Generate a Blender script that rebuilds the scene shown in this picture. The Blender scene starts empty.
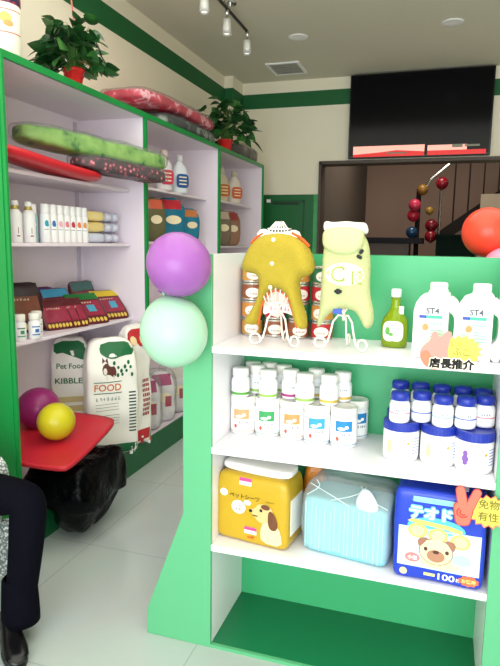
import bpy, bmesh, math, random
from mathutils import Vector, Matrix, noise
from mathutils.bvhtree import BVHTree
S = bpy.context.scene
COL = S.collection
PI = math.pi
rnd = random.Random(5)

# ---------------------------------------------------------------- materials
def lin(c):
    return tuple(((v/255)/12.92 if v/255 <= .04045 else ((v/255+.055)/1.055)**2.4) for v in c)
MATS = {}
def M(name, rgb=(200,200,200), rough=.5, spec=.5, metal=0, var=0, vscale=8, bump=0, bscale=40, trans=0,
      emit=0, sss=0, coat=0, ior=1.45, alpha=1):
    if name in MATS: return MATS[name]
    m = bpy.data.materials.new(name); m.use_nodes = True
    nt = m.node_tree; b = nt.nodes['Principled BSDF']; c = lin(rgb)
    b.inputs['Base Color'].default_value = (*c, 1)
    b.inputs['Roughness'].default_value = rough
    b.inputs['Specular IOR Level'].default_value = spec
    b.inputs['Metallic'].default_value = metal
    b.inputs['Transmission Weight'].default_value = trans
    b.inputs['IOR'].default_value = ior
    b.inputs['Coat Weight'].default_value = coat
    b.inputs['Alpha'].default_value = alpha
    if sss:
        b.inputs['Subsurface Weight'].default_value = sss
        b.inputs['Subsurface Radius'].default_value = (.03,.03,.03)
    if emit:
        b.inputs['Emission Color'].default_value = (*c, 1)
        b.inputs['Emission Strength'].default_value = emit
    tc = None
    if var or bump:
        tc = nt.nodes.new('ShaderNodeTexCoord')
    if var:
        n = nt.nodes.new('ShaderNodeTexNoise'); n.inputs['Scale'].default_value = vscale; n.inputs['Detail'].default_value = 3
        r = nt.nodes.new('ShaderNodeMix'); r.data_type = 'RGBA'
        r.inputs[6].default_value = (*[min(1, v*(1+var)) for v in c], 1)
        r.inputs[7].default_value = (*[v*(1-var) for v in c], 1)
        nt.links.new(tc.outputs['Object'], n.inputs['Vector']); nt.links.new(n.outputs['Fac'], r.inputs[0])
        nt.links.new(r.outputs[2], b.inputs['Base Color'])
    if bump:
        n2 = nt.nodes.new('ShaderNodeTexNoise'); n2.inputs['Scale'].default_value = bscale; n2.inputs['Detail'].default_value = 4
        bp = nt.nodes.new('ShaderNodeBump'); bp.inputs['Strength'].default_value = bump; bp.inputs['Distance'].default_value = .01
        nt.links.new(tc.outputs['Object'], n2.inputs['Vector']); nt.links.new(n2.outputs['Fac'], bp.inputs['Height'])
        nt.links.new(bp.outputs['Normal'], b.inputs['Normal'])
    MATS[name] = m
    return m
def spots(name, stops, scale=10, rough=.6, tex='noise', bump=0):
    """blotchy pattern: a noise or voronoi through a constant colour ramp"""
    if name in MATS: return MATS[name]
    m = M(name, (128,128,128), rough); nt = m.node_tree; b = nt.nodes['Principled BSDF']
    tc = nt.nodes.new('ShaderNodeTexCoord')
    if tex == 'noise':
        n = nt.nodes.new('ShaderNodeTexNoise'); n.inputs['Detail'].default_value = 3; out = n.outputs['Fac']
    else:
        n = nt.nodes.new('ShaderNodeTexVoronoi'); out = n.outputs['Distance']
    n.inputs['Scale'].default_value = scale
    cr = nt.nodes.new('ShaderNodeValToRGB'); cr.color_ramp.interpolation = 'EASE'
    while len(cr.color_ramp.elements) > 1: cr.color_ramp.elements.remove(cr.color_ramp.elements[0])
    for i, (p, c) in enumerate(stops):
        e = cr.color_ramp.elements[0] if i == 0 else cr.color_ramp.elements.new(p)
        e.position = p; e.color = (*lin(c), 1)
    nt.links.new(tc.outputs['Object'], n.inputs['Vector']); nt.links.new(out, cr.inputs['Fac'])
    nt.links.new(cr.outputs['Color'], b.inputs['Base Color'])
    return m
def film(name, tint=(235,240,240), haze=.12, rough=.12):
    """clear plastic film: transparent with glossy creases and a little white haze"""
    if name in MATS: return MATS[name]
    m = bpy.data.materials.new(name); m.use_nodes = True; nt = m.node_tree
    for n in list(nt.nodes): nt.nodes.remove(n)
    o = nt.nodes.new('ShaderNodeOutputMaterial'); t = nt.nodes.new('ShaderNodeBsdfTransparent')
    g = nt.nodes.new('ShaderNodeBsdfGlossy'); d = nt.nodes.new('ShaderNodeBsdfDiffuse')
    g.inputs['Roughness'].default_value = rough
    t.inputs['Color'].default_value = (.97,.98,.98,1); d.inputs['Color'].default_value = (*lin(tint),1)
    tc = nt.nodes.new('ShaderNodeTexCoord'); n = nt.nodes.new('ShaderNodeTexNoise'); n.inputs['Scale'].default_value = 22; n.inputs['Detail'].default_value = 5
    bp = nt.nodes.new('ShaderNodeBump'); bp.inputs['Strength'].default_value = .7; bp.inputs['Distance'].default_value = .01
    nt.links.new(tc.outputs['Object'], n.inputs['Vector']); nt.links.new(n.outputs['Fac'], bp.inputs['Height'])
    nt.links.new(bp.outputs['Normal'], g.inputs['Normal'])
    lw = nt.nodes.new('ShaderNodeLayerWeight'); lw.inputs['Blend'].default_value = .12
    nt.links.new(bp.outputs['Normal'], lw.inputs['Normal'])
    m1 = nt.nodes.new('ShaderNodeMixShader'); m1.inputs[0].default_value = haze
    m2 = nt.nodes.new('ShaderNodeMixShader')
    nt.links.new(t.outputs[0], m1.inputs[1]); nt.links.new(d.outputs[0], m1.inputs[2])
    mu = nt.nodes.new('ShaderNodeMath'); mu.operation = 'MULTIPLY'; mu.inputs[1].default_value = .55
    nt.links.new(lw.outputs['Fresnel'], mu.inputs[0]); nt.links.new(mu.outputs[0], m2.inputs[0]); nt.links.new(m1.outputs[0], m2.inputs[1]); nt.links.new(g.outputs[0], m2.inputs[2])
    nt.links.new(m2.outputs[0], o.inputs['Surface'])
    MATS[name] = m
    return m

# ---------------------------------------------------------------- object helpers
def thing(name, label, cat, loc=(0,0,0), rz=0, group=None, rot=None):
    o = bpy.data.objects.new(name, None); COL.objects.link(o)
    o.empty_display_size = .05
    o.location = loc; o.rotation_euler = rot if rot else (0,0,rz)
    tag(o, label, cat, group); return o
def tag(o, label, cat, group=None):
    o['label'] = label; o['category'] = cat
    if group: o['group'] = group
    return o
def ob(name, bm, mat, parent=None, smooth=False, bevel=0, sub=0, loc=None, rot=None, solid=0, label=None):
    me = bpy.data.meshes.new(name)
    bmesh.ops.recalc_face_normals(bm, faces=bm.faces[:])
    bm.to_mesh(me); bm.free()
    o = bpy.data.objects.new(name, me); COL.objects.link(o)
    if isinstance(mat, (list, tuple)):
        for m in mat: me.materials.append(m)
    else: me.materials.append(mat)
    if smooth:
        for p in me.polygons: p.use_smooth = True
    if parent: o.parent = parent
    if loc: o.location = loc
    if rot: o.rotation_euler = rot
    if solid:
        md = o.modifiers.new('solid','SOLIDIFY'); md.thickness = solid; md.offset = 0
    if bevel:
        md = o.modifiers.new('bevel','BEVEL'); md.width = bevel; md.segments = 2; md.limit_method = 'ANGLE'; md.angle_limit = .6
    if sub:
        md = o.modifiers.new('sub','SUBSURF'); md.levels = sub; md.render_levels = sub
    if label: o['label'] = label
    return o
def struct(name, bm, mat, **k):
    o = ob(name, bm, mat, **k); o['kind'] = 'structure'; return o
def dup(root, loc=None, rz=None, label=None, group=None):
    def cp(o, par):
        c = o.copy(); COL.objects.link(c)
        if par: c.parent = par
        for ch in [x for x in kids.get(o.name, [])]: cp(ch, c)
        return c
    kids = {}
    for x in COL.objects:
        if x.parent: kids.setdefault(x.parent.name, []).append(x)
    r = cp(root, None)
    if loc: r.location = loc
    if rz is not None: r.rotation_euler = (0,0,rz)
    if label: r['label'] = label
    if group: r['group'] = group
    return r
NB = bmesh.new
def box(bm, x0,x1,y0,y1,z0,z1):
    v = [bm.verts.new(p) for p in [(x0,y0,z0),(x1,y0,z0),(x1,y1,z0),(x0,y1,z0),(x0,y0,z1),(x1,y0,z1),(x1,y1,z1),(x0,y1,z1)]]
    for f in [(0,1,2,3),(4,5,6,7),(0,1,5,4),(1,2,6,5),(2,3,7,6),(3,0,4,7)]: bm.faces.new([v[i] for i in f])
    return bm
def B(x0,x1,y0,y1,z0,z1): return box(NB(), x0,x1,y0,y1,z0,z1)
def lathe(bm, prof, seg=28, c=(0,0), cap=True, sx=1, sy=1):
    rings = []
    for r, z in prof:
        rings.append([bm.verts.new((c[0]+r*sx*math.cos(2*PI*i/seg), c[1]+r*sy*math.sin(2*PI*i/seg), z)) for i in range(seg)])
    for a, b in zip(rings, rings[1:]):
        for i in range(seg):
            j = (i+1) % seg; bm.faces.new((a[i],a[j],b[j],b[i]))
    if cap:
        bm.faces.new(rings[0]); bm.faces.new(rings[-1])
    return bm
def L(prof, seg=28, **k): return lathe(NB(), prof, seg, **k)
def tube(bm, pts, r, seg=8, closed=False):
    pts = [Vector(p) for p in pts]; n = len(pts); rings = []
    rr = r if isinstance(r, (list,tuple)) else [r]*n
    up = Vector((0,0,1)); prev = None
    for i, p in enumerate(pts):
        if closed: t = (pts[(i+1)%n]-pts[i-1]).normalized()
        else: t = (pts[min(i+1,n-1)]-pts[max(i-1,0)]).normalized()
        if prev is None:
            a = up.cross(t)
            if a.length < .1: a = Vector((1,0,0)).cross(t)
        else: a = prev - t*prev.dot(t)
        a.normalize(); prev = a; b = t.cross(a)
        rings.append([bm.verts.new(p+(a*math.cos(2*PI*k/seg)+b*math.sin(2*PI*k/seg))*rr[i]) for k in range(seg)])
    m = n if closed else n-1
    for i in range(m):
        A, Bq = rings[i], rings[(i+1)%n]
        for k in range(seg):
            j = (k+1) % seg; bm.faces.new((A[k],A[j],Bq[j],Bq[k]))
    if not closed: bm.faces.new(rings[0]); bm.faces.new(rings[-1])
    return bm
def prism(bm, pts, y0, y1):
    """outline in x,z extruded in y"""
    a = [bm.verts.new((x,y0,z)) for x,z in pts]; b = [bm.verts.new((x,y1,z)) for x,z in pts]
    n = len(pts)
    bm.faces.new(a); bm.faces.new(b[::-1])
    for i in range(n):
        j = (i+1) % n; bm.faces.new((a[i],a[j],b[j],b[i]))
    return bm
def smoothpts(pts, it=2, closed=True):
    """Chaikin corner cutting"""
    for _ in range(it):
        out = []; n = len(pts)
        rng = range(n) if closed else range(n-1)
        if not closed: out.append(pts[0])
        for i in rng:
            p, q = Vector(pts[i]), Vector(pts[(i+1)%n])
            out += [tuple(p*.75+q*.25), tuple(p*.25+q*.75)]
        if not closed: out.append(pts[-1])
        pts = out
    return pts
def soft(w, d, h, e=6, n=12, amp=0, freq=8, seed=0, fn=None, z0=True):
    """rounded, slightly crumpled box; base at z=0"""
    bm = NB(); bmesh.ops.create_cube(bm, size=2)
    bmesh.ops.subdivide_edges(bm, edges=bm.edges[:], cuts=n-1, use_grid_fill=True)
    for v in bm.verts:
        p = v.co; k = (abs(p.x)**e+abs(p.y)**e+abs(p.z)**e)**(1/e)
        q = Vector((p.x/k*w/2, p.y/k*d/2, p.z/k*h/2))
        if amp:
            s = noise.noise_vector(q*freq+Vector((seed*7.3,seed*3.1,seed)))
            q += s*amp
        if z0: q.z = max(q.z+h/2, 0)
        if fn: q = Vector(fn(q))
        v.co = q
    return bm
def grid(x0,x1,z0,z1,nx=6,nz=6,y=0):
    bm = NB(); V = [[bm.verts.new((x0+(x1-x0)*i/nx, y, z0+(z1-z0)*j/nz)) for i in range(nx+1)] for j in range(nz+1)]
    for j in range(nz):
        for i in range(nx): bm.faces.new((V[j][i],V[j][i+1],V[j+1][i+1],V[j+1][i]))
    return bm
def disc(cx, cz, rx, rz=None, y=0, seg=20, rings=3):
    rz = rz or rx; bm = NB(); c = bm.verts.new((cx,y,cz)); prev = None
    for k in range(1, rings+1):
        R = [bm.verts.new((cx+rx*k/rings*math.cos(2*PI*i/seg), y, cz+rz*k/rings*math.sin(2*PI*i/seg))) for i in range(seg)]
        for i in range(seg):
            j = (i+1)%seg
            if prev: bm.faces.new((prev[i],prev[j],R[j],R[i]))
            else: bm.faces.new((c,R[i],R[j]))
        prev = R
    return bm
def poly(pts, y=0):
    bm = NB(); f = bm.faces.new([bm.verts.new((x,y,z)) for x,z in pts]); bmesh.ops.triangulate(bm, faces=[f]); 
    bmesh.ops.subdivide_edges(bm, edges=bm.edges[:], cuts=1)
    return bm
TC = {}
def text(s, w=None, h=None, cx=0, cz=0, y=0, bold=.018):
    """lettering laid flat in x,z facing -y, fitted to width w (and height h)"""
    key = (s, bold)
    if key not in TC:
        cu = bpy.data.curves.new('t','FONT'); cu.body = s; cu.resolution_u = 3; cu.size = 1; cu.offset = bold
        o = bpy.data.objects.new('t', cu); COL.objects.link(o); bpy.context.view_layer.update()
        me = bpy.data.meshes.new_from_object(o.evaluated_get(bpy.context.evaluated_depsgraph_get()))
        TC[key] = ([tuple(v.co) for v in me.vertices], [tuple(p.vertices) for p in me.polygons])
        bpy.data.objects.remove(o); bpy.data.meshes.remove(me); bpy.data.curves.remove(cu)
    vs, fs = TC[key]; bm = NB()
    if not vs: return bm
    x0=min(v[0] for v in vs); x1=max(v[0] for v in vs); z0=min(v[1] for v in vs); z1=max(v[1] for v in vs)
    sx = w/(x1-x0) if w else h/(z1-z0); sz = h/(z1-z0) if h else sx
    V = [bm.verts.new((cx+(v[0]-(x0+x1)/2)*sx, y, cz+(v[1]-(z0+z1)/2)*sz)) for v in vs]
    for f in fs:
        try: bm.faces.new([V[i] for i in f])
        except ValueError: pass
    return bm
def strokes(w, h, cx=0, cz=0, y=0, n=4, seed=1):
    """small print too fine to read: short pen-like bars"""
    q = random.Random(seed); bm = NB(); cw = w/n
    for i in range(n):
        x0 = cx-w/2+i*cw; t_ = h*.16
        for z in (.1,.42,.74):
            if q.random() < .8:
                a, b_ = x0+cw*q.uniform(.05,.3), x0+cw*q.uniform(.6,.88); zz = cz-h/2+h*z
                bm.faces.new([bm.verts.new(p) for p in ((a,y,zz),(b_,y,zz),(b_,y,zz+t_),(a,y,zz+t_))])
        a = x0+cw*q.uniform(.2,.7)
        bm.faces.new([bm.verts.new(p) for p in ((a,y-.00003,cz-h/2),(a+t_,y-.00003,cz-h/2),(a+t_,y-.00003,cz+h/2),(a,y-.00003,cz+h/2))])
    return bm
def merge(*bms):
    out = NB()
    for b in bms:
        mp = {v: out.verts.new(v.co) for v in b.verts}
        for f in b.faces:
            try: out.faces.new([mp[v] for v in f.verts])
            except ValueError: pass
        b.free()
    return out
def wrapcyl(bm, r, eps=.0008):
    """bend a flat x,z patch round a cylinder; x runs along the arc, front at -y"""
    for v in bm.verts:
        a = v.co.x/r; v.co = Vector(((r+eps)*math.sin(a), -(r+eps)*math.cos(a), v.co.z))
    return bm
def onto(bm, base, eps=.0012):
    """lay a flat patch onto the front (-y) of a base mesh object"""
    if base.name not in BV:
        b = bmesh.new(); b.from_mesh(base.data); BV[base.name] = BVHTree.FromBMesh(b); b.free()
    t = BV[base.name]
    for v in bm.verts:
        h = t.ray_cast(Vector((v.co.x,-2,v.co.z)), Vector((0,1,0)))
        if h[0] is not None: v.co.y = h[0].y-eps
        else:
            h = t.find_nearest(Vector((v.co.x,-.1,v.co.z))); v.co.y = h[0].y-eps
    return bm
BV = {}
def xf(bm, loc=(0,0,0), rot=(0,0,0), sc=(1,1,1)):
    from mathutils import Euler
    m = Matrix.Translation(loc) @ Euler(rot).to_matrix().to_4x4() @ Matrix.Diagonal((*sc,1))
    bmesh.ops.transform(bm, matrix=m, verts=bm.verts[:]); return bm

# ---------------------------------------------------------------- common materials
WHITE = M('white_laminate', (240,238,242), .35, var=.02, vscale=3)
PINKW = M('white_laminate_aged', (240,227,237), .4, var=.03, vscale=3)
GREEN = M('green_laminate', (92,176,126), .38, var=.03, vscale=3)
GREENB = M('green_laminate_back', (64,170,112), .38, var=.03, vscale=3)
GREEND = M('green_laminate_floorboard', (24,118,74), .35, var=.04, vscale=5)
GREENU = M('green_edging', (20,140,66), .35, var=.03)
PWHITE = M('white_plastic', (246,246,246), .3)
CREAMP = M('off_white_plastic', (250,246,236), .3)
BLUE = M('blue_plastic', (32,52,160), .3)
BLACK = M('black_ink', (25,25,28), .6)
GREY = M('grey_ink', (120,125,135), .6)
CLEAR = film('clear_film', haze=.07); HAZY = film('hazy_film', haze=.3)
CHROME = M('chrome', (200,200,200), .2, metal=1)
RED = M('red_plastic', (208,36,48), .35)

# ---------------------------------------------------------------- the room
XW, YF, ZC = -2.336, 6.566, 3.245
floor_m = M('floor_tiles', (205,214,210), .16, .5)
nt = floor_m.node_tree; bs = nt.nodes['Principled BSDF']
tc = nt.nodes.new('ShaderNodeTexCoord'); br = nt.nodes.new('ShaderNodeTexBrick'); nz = nt.nodes.new('ShaderNodeTexNoise')
br.offset = 0; br.inputs['Scale'].default_value = 1; br.inputs['Brick Width'].default_value = .8; br.inputs['Row Height'].default_value = .8
br.inputs['Mortar Size'].default_value = .0025; br.inputs['Color1'].default_value = (*lin((190,199,196)),1); br.inputs['Color2'].default_value = (*lin((186,195,192)),1)
br.inputs['Mortar'].default_value = (*lin((164,173,170)),1)
nz.inputs['Scale'].default_value = 2.5; nz.inputs['Detail'].default_value = 5
mx = nt.nodes.new('ShaderNodeMix'); mx.data_type = 'RGBA'; mx.blend_type = 'MULTIPLY'; mx.inputs[0].default_value = .12
nt.links.new(tc.outputs['Object'], br.inputs['Vector']); nt.links.new(tc.outputs['Object'], nz.inputs['Vector'])
nt.links.new(br.outputs['Color'], mx.inputs[6]); nt.links.new(nz.outputs['Color'], mx.inputs[7]); nt.links.new(mx.outputs[2], bs.inputs['Base Color'])
wall_m = M('cream_wall_paint', (238,230,208), .85, var=.03, vscale=1.5, bump=.05, bscale=60)
ceil_m = M('ceiling_paint', (216,211,192), .9, var=.03, vscale=1)
stripe_m = M('green_wall_stripe', (8,92,44), .6, var=.04)
struct('floor', B(XW-.1,2.9,-2.6,11,-.1,0), floor_m)
struct('ceiling', B(XW-.1,2.9,-2.6,YF+.2,ZC,ZC+.1), ceil_m)
struct('wall_left', B(XW-.1,XW,-2.6,YF+.2,0,ZC), wall_m)
struct('wall_right', B(2.8,2.9,-2.6,11,0,ZC), wall_m)
b = NB()
box(b, XW,-1.347,YF,YF+.2,0,ZC); box(b, -1.347,1.6,YF,YF+.2,2.375,ZC); box(b, 1.6,2.8,YF,YF+.2,0,ZC)
struct('wall_back', b, wall_m)
struct('wall_corner_pillar', B(XW,-2.24,6.23,YF,0,ZC), wall_m)
z0s, z1s = 2.968, 3.123
b = NB(); box(b, XW,XW+.004,-2.6,6.23,z0s,z1s); struct('trim_1', b, stripe_m)
b = NB(); box(b, XW,-2.236,6.226,6.23,z0s,z1s); box(b, -2.24,-2.236,6.23,YF,z0s,z1s); struct('trim_2', b, stripe_m)
b = NB(); box(b, -2.236,2.8,YF-.004,YF,z0s,z1s); struct('trim_3', b, stripe_m)
# wall behind the camera: two piers and a wide shop window opening
b = NB(); box(b, XW,-2.0,-2.6,-2.45,0,ZC); box(b, 2.4,2.8,-2.6,-2.45,0,ZC); box(b, -2.0,2.4,-2.6,-2.45,2.9,ZC)
struct('wall_front', b, wall_m)
# opening frame in the back wall
brown = M('brown_frame', (74,62,52), .5, var=.1)
b = NB(); box(b, -1.352,-1.325,YF-.03,YF+.2,0,2.375); box(b, 1.575,1.6,YF-.03,YF+.2,0,2.375); box(b, -1.352,1.6,YF-.03,YF+.2,2.352,2.385)
struct('trim_4', b, brown)
# green door left of the opening
door_m = M('green_door_paint', (6,96,44), .4, var=.1, vscale=3)
d = struct('door_1', merge(B(-2.2,-1.40,YF-.03,YF,0,2.035)), door_m, bevel=.004)
b = NB()
for a in ((-2.1,-1.5,1.97,1.955),(-2.1,-1.5,1.08,1.065)): box(b, a[0],a[1],YF-.036,YF-.03,a[3],a[2])
box(b,-2.1,-2.085,YF-.036,YF-.03,1.08,1.97); box(b,-1.515,-1.5,YF-.036,YF-.03,1.08,1.97)
p = ob('door_moulding', b, M('green_dark_paint', (4,70,34), .4), d)
ob('name_plate', merge(B(-1.86,-1.56,YF-.042,YF-.036,1.925,1.95)), M('plate_dark',(14,52,30),.4), d)
ob('hook', merge(B(-1.93,-1.885,YF-.05,YF-.036,1.95,1.985)), PWHITE, d)
ob('door_edge', B(-1.40,-1.352,YF-.02,YF,0,2.035), M('door_edge_green',(70,160,95),.25,var=.5,vscale=4), d)
# room beyond the opening
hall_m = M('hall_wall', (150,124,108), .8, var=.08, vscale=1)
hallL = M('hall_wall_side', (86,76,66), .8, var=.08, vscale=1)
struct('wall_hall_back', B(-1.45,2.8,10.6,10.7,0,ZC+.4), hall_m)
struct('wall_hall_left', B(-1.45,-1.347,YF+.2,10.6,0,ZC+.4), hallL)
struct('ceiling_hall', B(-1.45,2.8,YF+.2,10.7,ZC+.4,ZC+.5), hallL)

# ---------------------------------------------------------------- staircase in the hall
st = thing('staircase', 'dark staircase with metal railing seen through the wide brown-framed opening', 'staircase', (0,9,0))
slope = .55
dk = M('stair_dark', (30,25,23), .7, .15)
def zat(x): return 1.70+(x+.10)*slope*1.35
stp = [(-.10,zat(-.10)),(1.6,zat(1.6)),(1.6,zat(1.6)-.2),(-.10,zat(-.10)-.2)]
ob('stringer', prism(NB(), stp, -.03,.02), dk, st)
b = NB()
for k in range(11):
    x = -.08+k*.155; box(b, x,x+.17, .02,1.0, zat(x)-.03, zat(x)+.005)
ob('treads', b, dk, st)
b = tube(NB(), [(-.40,0,0),(-.40,0,2.30)], .035, 10); ob('newel_post', b, dk, st)
b = tube(NB(), [(-.10,-.02,0),(-.10,-.02,2.30)], .02, 10); ob('post', b, CHROME, st)
b = tube(NB(), [(-.32,-.02,2.28),(-.25,-.02,2.42),(1.6,-.02,4.0)], .022, 10); ob('handrail', b, CHROME, st)
for k in range(8):
    x = .08+k*.19
    ob('baluster', tube(NB(), [(x,-.02,zat(x)),(x,-.02,2.42+(x+.25)*.854)], .011, 8), M('baluster_dark',(54,46,42),.3,metal=.6), st)
hb = M('hall_panel', (176,158,136), .8)
struct('wall_hall_partition', B(.40,2.8,8.3,8.36,0,2.16), hb)
tag(ob('low_cabinet', merge(B(-.12,.38,8.45,8.85,0,1.62),B(-.14,.40,8.43,8.86,1.62,1.65)), M('dark_green_cabinet',(8,24,18),.8,.1)), 'dark green low cabinet under the staircase in the hall', 'cabinet')
ds = thing('desk', 'long dark desk across the hall beyond the opening', 'desk', (-.85,8.7,0))
ob('desk_top', B(-.48,.56,-.3,.3,1.52,1.60), M('desk_top_m',(20,18,24),.6,.2), ds, bevel=.005)
ob('desk_front', B(-.46,.38,-.28,-.25,0,1.52), M('desk_front_m',(66,50,42),.5), ds)
for sx in (-.46,.35): ob('side_panel', B(sx,sx+.03,-.25,.28,0,1.52), M('desk_front_m'), ds)

# ---------------------------------------------------------------- television
tv = thing('television', 'large black wall television with red and white reflection painted on its lower screen', 'television', (-.333,6.50,2.395))
tv.rotation_euler = (.0,0,0)
ob('casing', B(-.70,.70,-.02,.06,0,.835), M('tv_black',(8,8,12),.22), tv, bevel=.006)
ob('screen', B(-.685,.685,-.0225,-.02,.02,.82), M('tv_screen',(4,4,10),.12,spec=.2), tv)
W1 = M('reflection_pink', (255,176,160), .4, emit=.55); R1 = M('reflection_red', (214,34,34), .4, emit=.45); G1 = M('reflection_grey',(110,110,90),.4,emit=.3)  # glowing colours stand in for a reflection on the dark screen
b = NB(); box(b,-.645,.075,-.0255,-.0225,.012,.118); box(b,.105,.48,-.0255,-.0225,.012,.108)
sc = ob('screen_reflection', b, W1, tv, label='pinkish white reflection strip painted along the bottom of the screen')
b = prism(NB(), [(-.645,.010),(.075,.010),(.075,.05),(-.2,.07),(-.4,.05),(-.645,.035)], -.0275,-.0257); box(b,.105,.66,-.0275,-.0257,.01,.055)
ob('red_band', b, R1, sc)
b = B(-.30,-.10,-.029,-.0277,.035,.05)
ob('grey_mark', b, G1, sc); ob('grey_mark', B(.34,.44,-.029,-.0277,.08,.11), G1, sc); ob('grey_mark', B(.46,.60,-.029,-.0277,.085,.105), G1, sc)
ob('wall_bracket', B(-.2,.2,.06,.066,.2,.6), BLACK, tv)

# ---------------------------------------------------------------- ceiling fittings
def downlight(x, y, lab):
    t = thing('ceiling_light', lab, 'light', (x,y,ZC), 0, 'round recessed ceiling lights')
    ob('trim_ring', L([(.05,-.004),(.075,-.008),(.085,-.003),(.085,0),(.05,0)], 32, cap=False), PWHITE, t, smooth=True)
    ob('lens', L([(.0,-.002),(.05,-.003),(.05,0)], 32, cap=False), M('lens_frosted',(215,215,205),.4,emit=.12), t)
downlight(-1.30,5.25,'round recessed ceiling light nearer the wall vent')
downlight(-.046,5.24,'round recessed ceiling light in front of the television')
v = thing('ceiling_vent', 'square white louvred ceiling vent near the back wall', 'vent', (-1.62,6.10,ZC))
b = NB(); 
for a in ((-.17,.17,-.2,-.17),(-.17,.17,.17,.2),(-.17,-.14,-.17,.17),(.14,.17,-.17,.17)): box(b,a[0],a[1],a[2],a[3],-.014,0)
ob('frame', b, PWHITE, v, bevel=.003)
b = NB()
for k in range(6):
    y = -.14+k*.056; xf_ = box(b,-.14,.14,y,y+.03,-.012,-.006)
ob('slat', b, M('vent_grey',(160,160,150),.5), v)
ob('backing', B(-.14,.14,-.17,.17,-.003,0), M('vent_dark',(70,70,64),.8), v)
tk = thing('track_light', 'ceiling track light bar with four small clear glass spotlights', 'light', (-1.62,4.2,ZC))
tb = tube(NB(), [(.02,-.75,-.06),(0,.62,-.06)], .012, 8); ob('track_bar', tb, M('dark_metal',(50,48,46),.35,metal=.7), tk)
for y in (-.45,.2): ob('mounting_stem', tube(NB(), [(0.01,y,-.06),(0.01,y,0)], .008, 8), CHROME, tk)
ob('ceiling_plate', L([(.045,-.012),(.05,-.004),(.05,0)],24), CHROME, tk, loc=(0.01,.2,0))
for y in (-.75,-.30,.13,.60):
    h = ob('spotlight', merge(L([(.012,-.07),(.016,-.085),(.016,-.11),(.008,-.115)],16), tube(NB(),[(0,0,-.11),(0,0,-.15)],.005,6)), CHROME, tk, smooth=True, loc=(.012,y,0))
    ob('glass_shade', L([(.026,-.14),(.03,-.15),(.032,-.20),(.036,-.245),(.031,-.245),(.028,-.20),(.026,-.15)],20,cap=False), M('frosted_glass',(225,225,220),.15,trans=.4), h, smooth=True)
    ob('bulb', L([(.004,-.15),(.016,-.17),(.022,-.215),(.022,-.235),(.004,-.238)],16), M('spot_bulb',(255,250,235),.3,emit=1.2), h, smooth=True)

# ---------------------------------------------------------------- wall shelf units on the left
XB, XFR = XW+.004, -1.84
def wall_unit(y0, y1, lab, shelves, skin=False):
    t = thing('wall_shelf_unit', lab, 'shelf unit', (XB,y0,0), 0, 'tall green-edged white wall shelf units')
    D = XFR-XB-.018; Lg = y1-y0; H = 2.302
    ob('back_panel', B(0,.008,.0,Lg,0,H-.03), PINKW, t)
    for k, (a, c) in enumerate(((0,.012),(Lg-.012,Lg))):
        ob('side_panel', B(.008,D,a,c,0,H-.03), PINKW, t)
    ob('top_board', B(0,D,0,Lg,H-.03,H), PINKW, t)
    ob('bottom_deck', B(.008,D,.012,Lg-.012,.15,.17), PINKW, t)
    b = NB(); x0, x1 = D, D+.018
    box(b,x0,x1,0,Lg,H-.032,H); box(b,x0,x1,0,.014,.17,H-.032); box(b,x0,x1,Lg-.014,Lg,.17,H-.032)
    ob('edging', b, GREENU, t, label='green front edging')
    ob('kick_board', B(D-.002,D+.014,0,Lg,0,.17), M('green_kick',(10,96,52),.35,var=.05), t, label='dark green kick board')
    if skin: ob('side_skin', B(0,D,-.006,0,0,H), GREENU, t, label='green outer side panel')
    for z in shelves:
        s = ob('shelf', B(.02,.375,.016,Lg-.016,z-.018,z), PINKW, t, bevel=.002)
    rail = B(.008,.02,Lg*.98-.05,Lg*.98-.02,.2,H-.05)
    ob('bracket_rail', merge(B(.008,.018,Lg-.08,Lg-.05,.2,H-.05)), M('rail_metal',(205,200,210),.35,metal=.5), t)
    return t
wall_unit(2.206,3.51,'nearest wall shelf unit, holding bottles, treat bags and food sacks',(1.83,1.485,1.0),skin=True)
wall_unit(3.51,4.825,'middle wall shelf unit, mostly behind the purple balloon',(1.87,1.50,1.0))
wall_unit(4.825,6.10,'farthest wall shelf unit, beside the green door',(1.88,1.47,1.0))

# ---------------------------------------------------------------- centre gondola
X0, X1, YFr, YBk, ZT = -.747, .192, 1.884, 2.247, 1.461
g = thing('display_shelf', 'green and white open display shelf in the foreground with flared green sides', 'shelf unit', (-.28,YFr,0))
ox = .28
def G(x): return x+ox
wing = [(-1.01,0),(-1.007,.104),(-.856,.516),(-.855,ZT),(X0,ZT),(X0,0)]
ob('side_wing', prism(NB(), [(G(x),z) for x,z in wing], 0,.016), GREEN, g, bevel=.0015)
wr = [(X1,0),(X1,ZT),(X1+.108,ZT),(X1+.109,.516),(X1+.26,.104),(X1+.263,0)]
ob('side_wing', prism(NB(), [(G(x),z) for x,z in wr], 0,.016), GREEN, g, bevel=.0015)
for a in ((X0-.018,X0),(X1,X1+.018)):
    ob('side_panel', B(G(a[0]),G(a[1]),.016,YBk-YFr,0,ZT), WHITE, g)
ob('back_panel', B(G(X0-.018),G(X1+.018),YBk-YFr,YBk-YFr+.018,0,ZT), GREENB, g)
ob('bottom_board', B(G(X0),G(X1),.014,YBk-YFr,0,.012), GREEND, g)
ob('bottom_edging', B(G(X0),G(X1),.0,.014,0,.013), GREEN, g)
for z in (1.145,.781,.41):
    ob('shelf', B(G(X0),G(X1),.001,YBk-YFr,z-.024,z), WHITE, g, bevel=.002)
ob('rear_cabinet', B(G(X0-.018),G(.10),YBk-YFr+.018,.75,0,ZT-.004), M('dark_green_top',(24,120,68),.4), g)
ob('rear_cabinet', B(G(.10),G(X1+.3),YBk-YFr+.018,.75,0,1.325), M('dark_green_top'), g)

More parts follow.
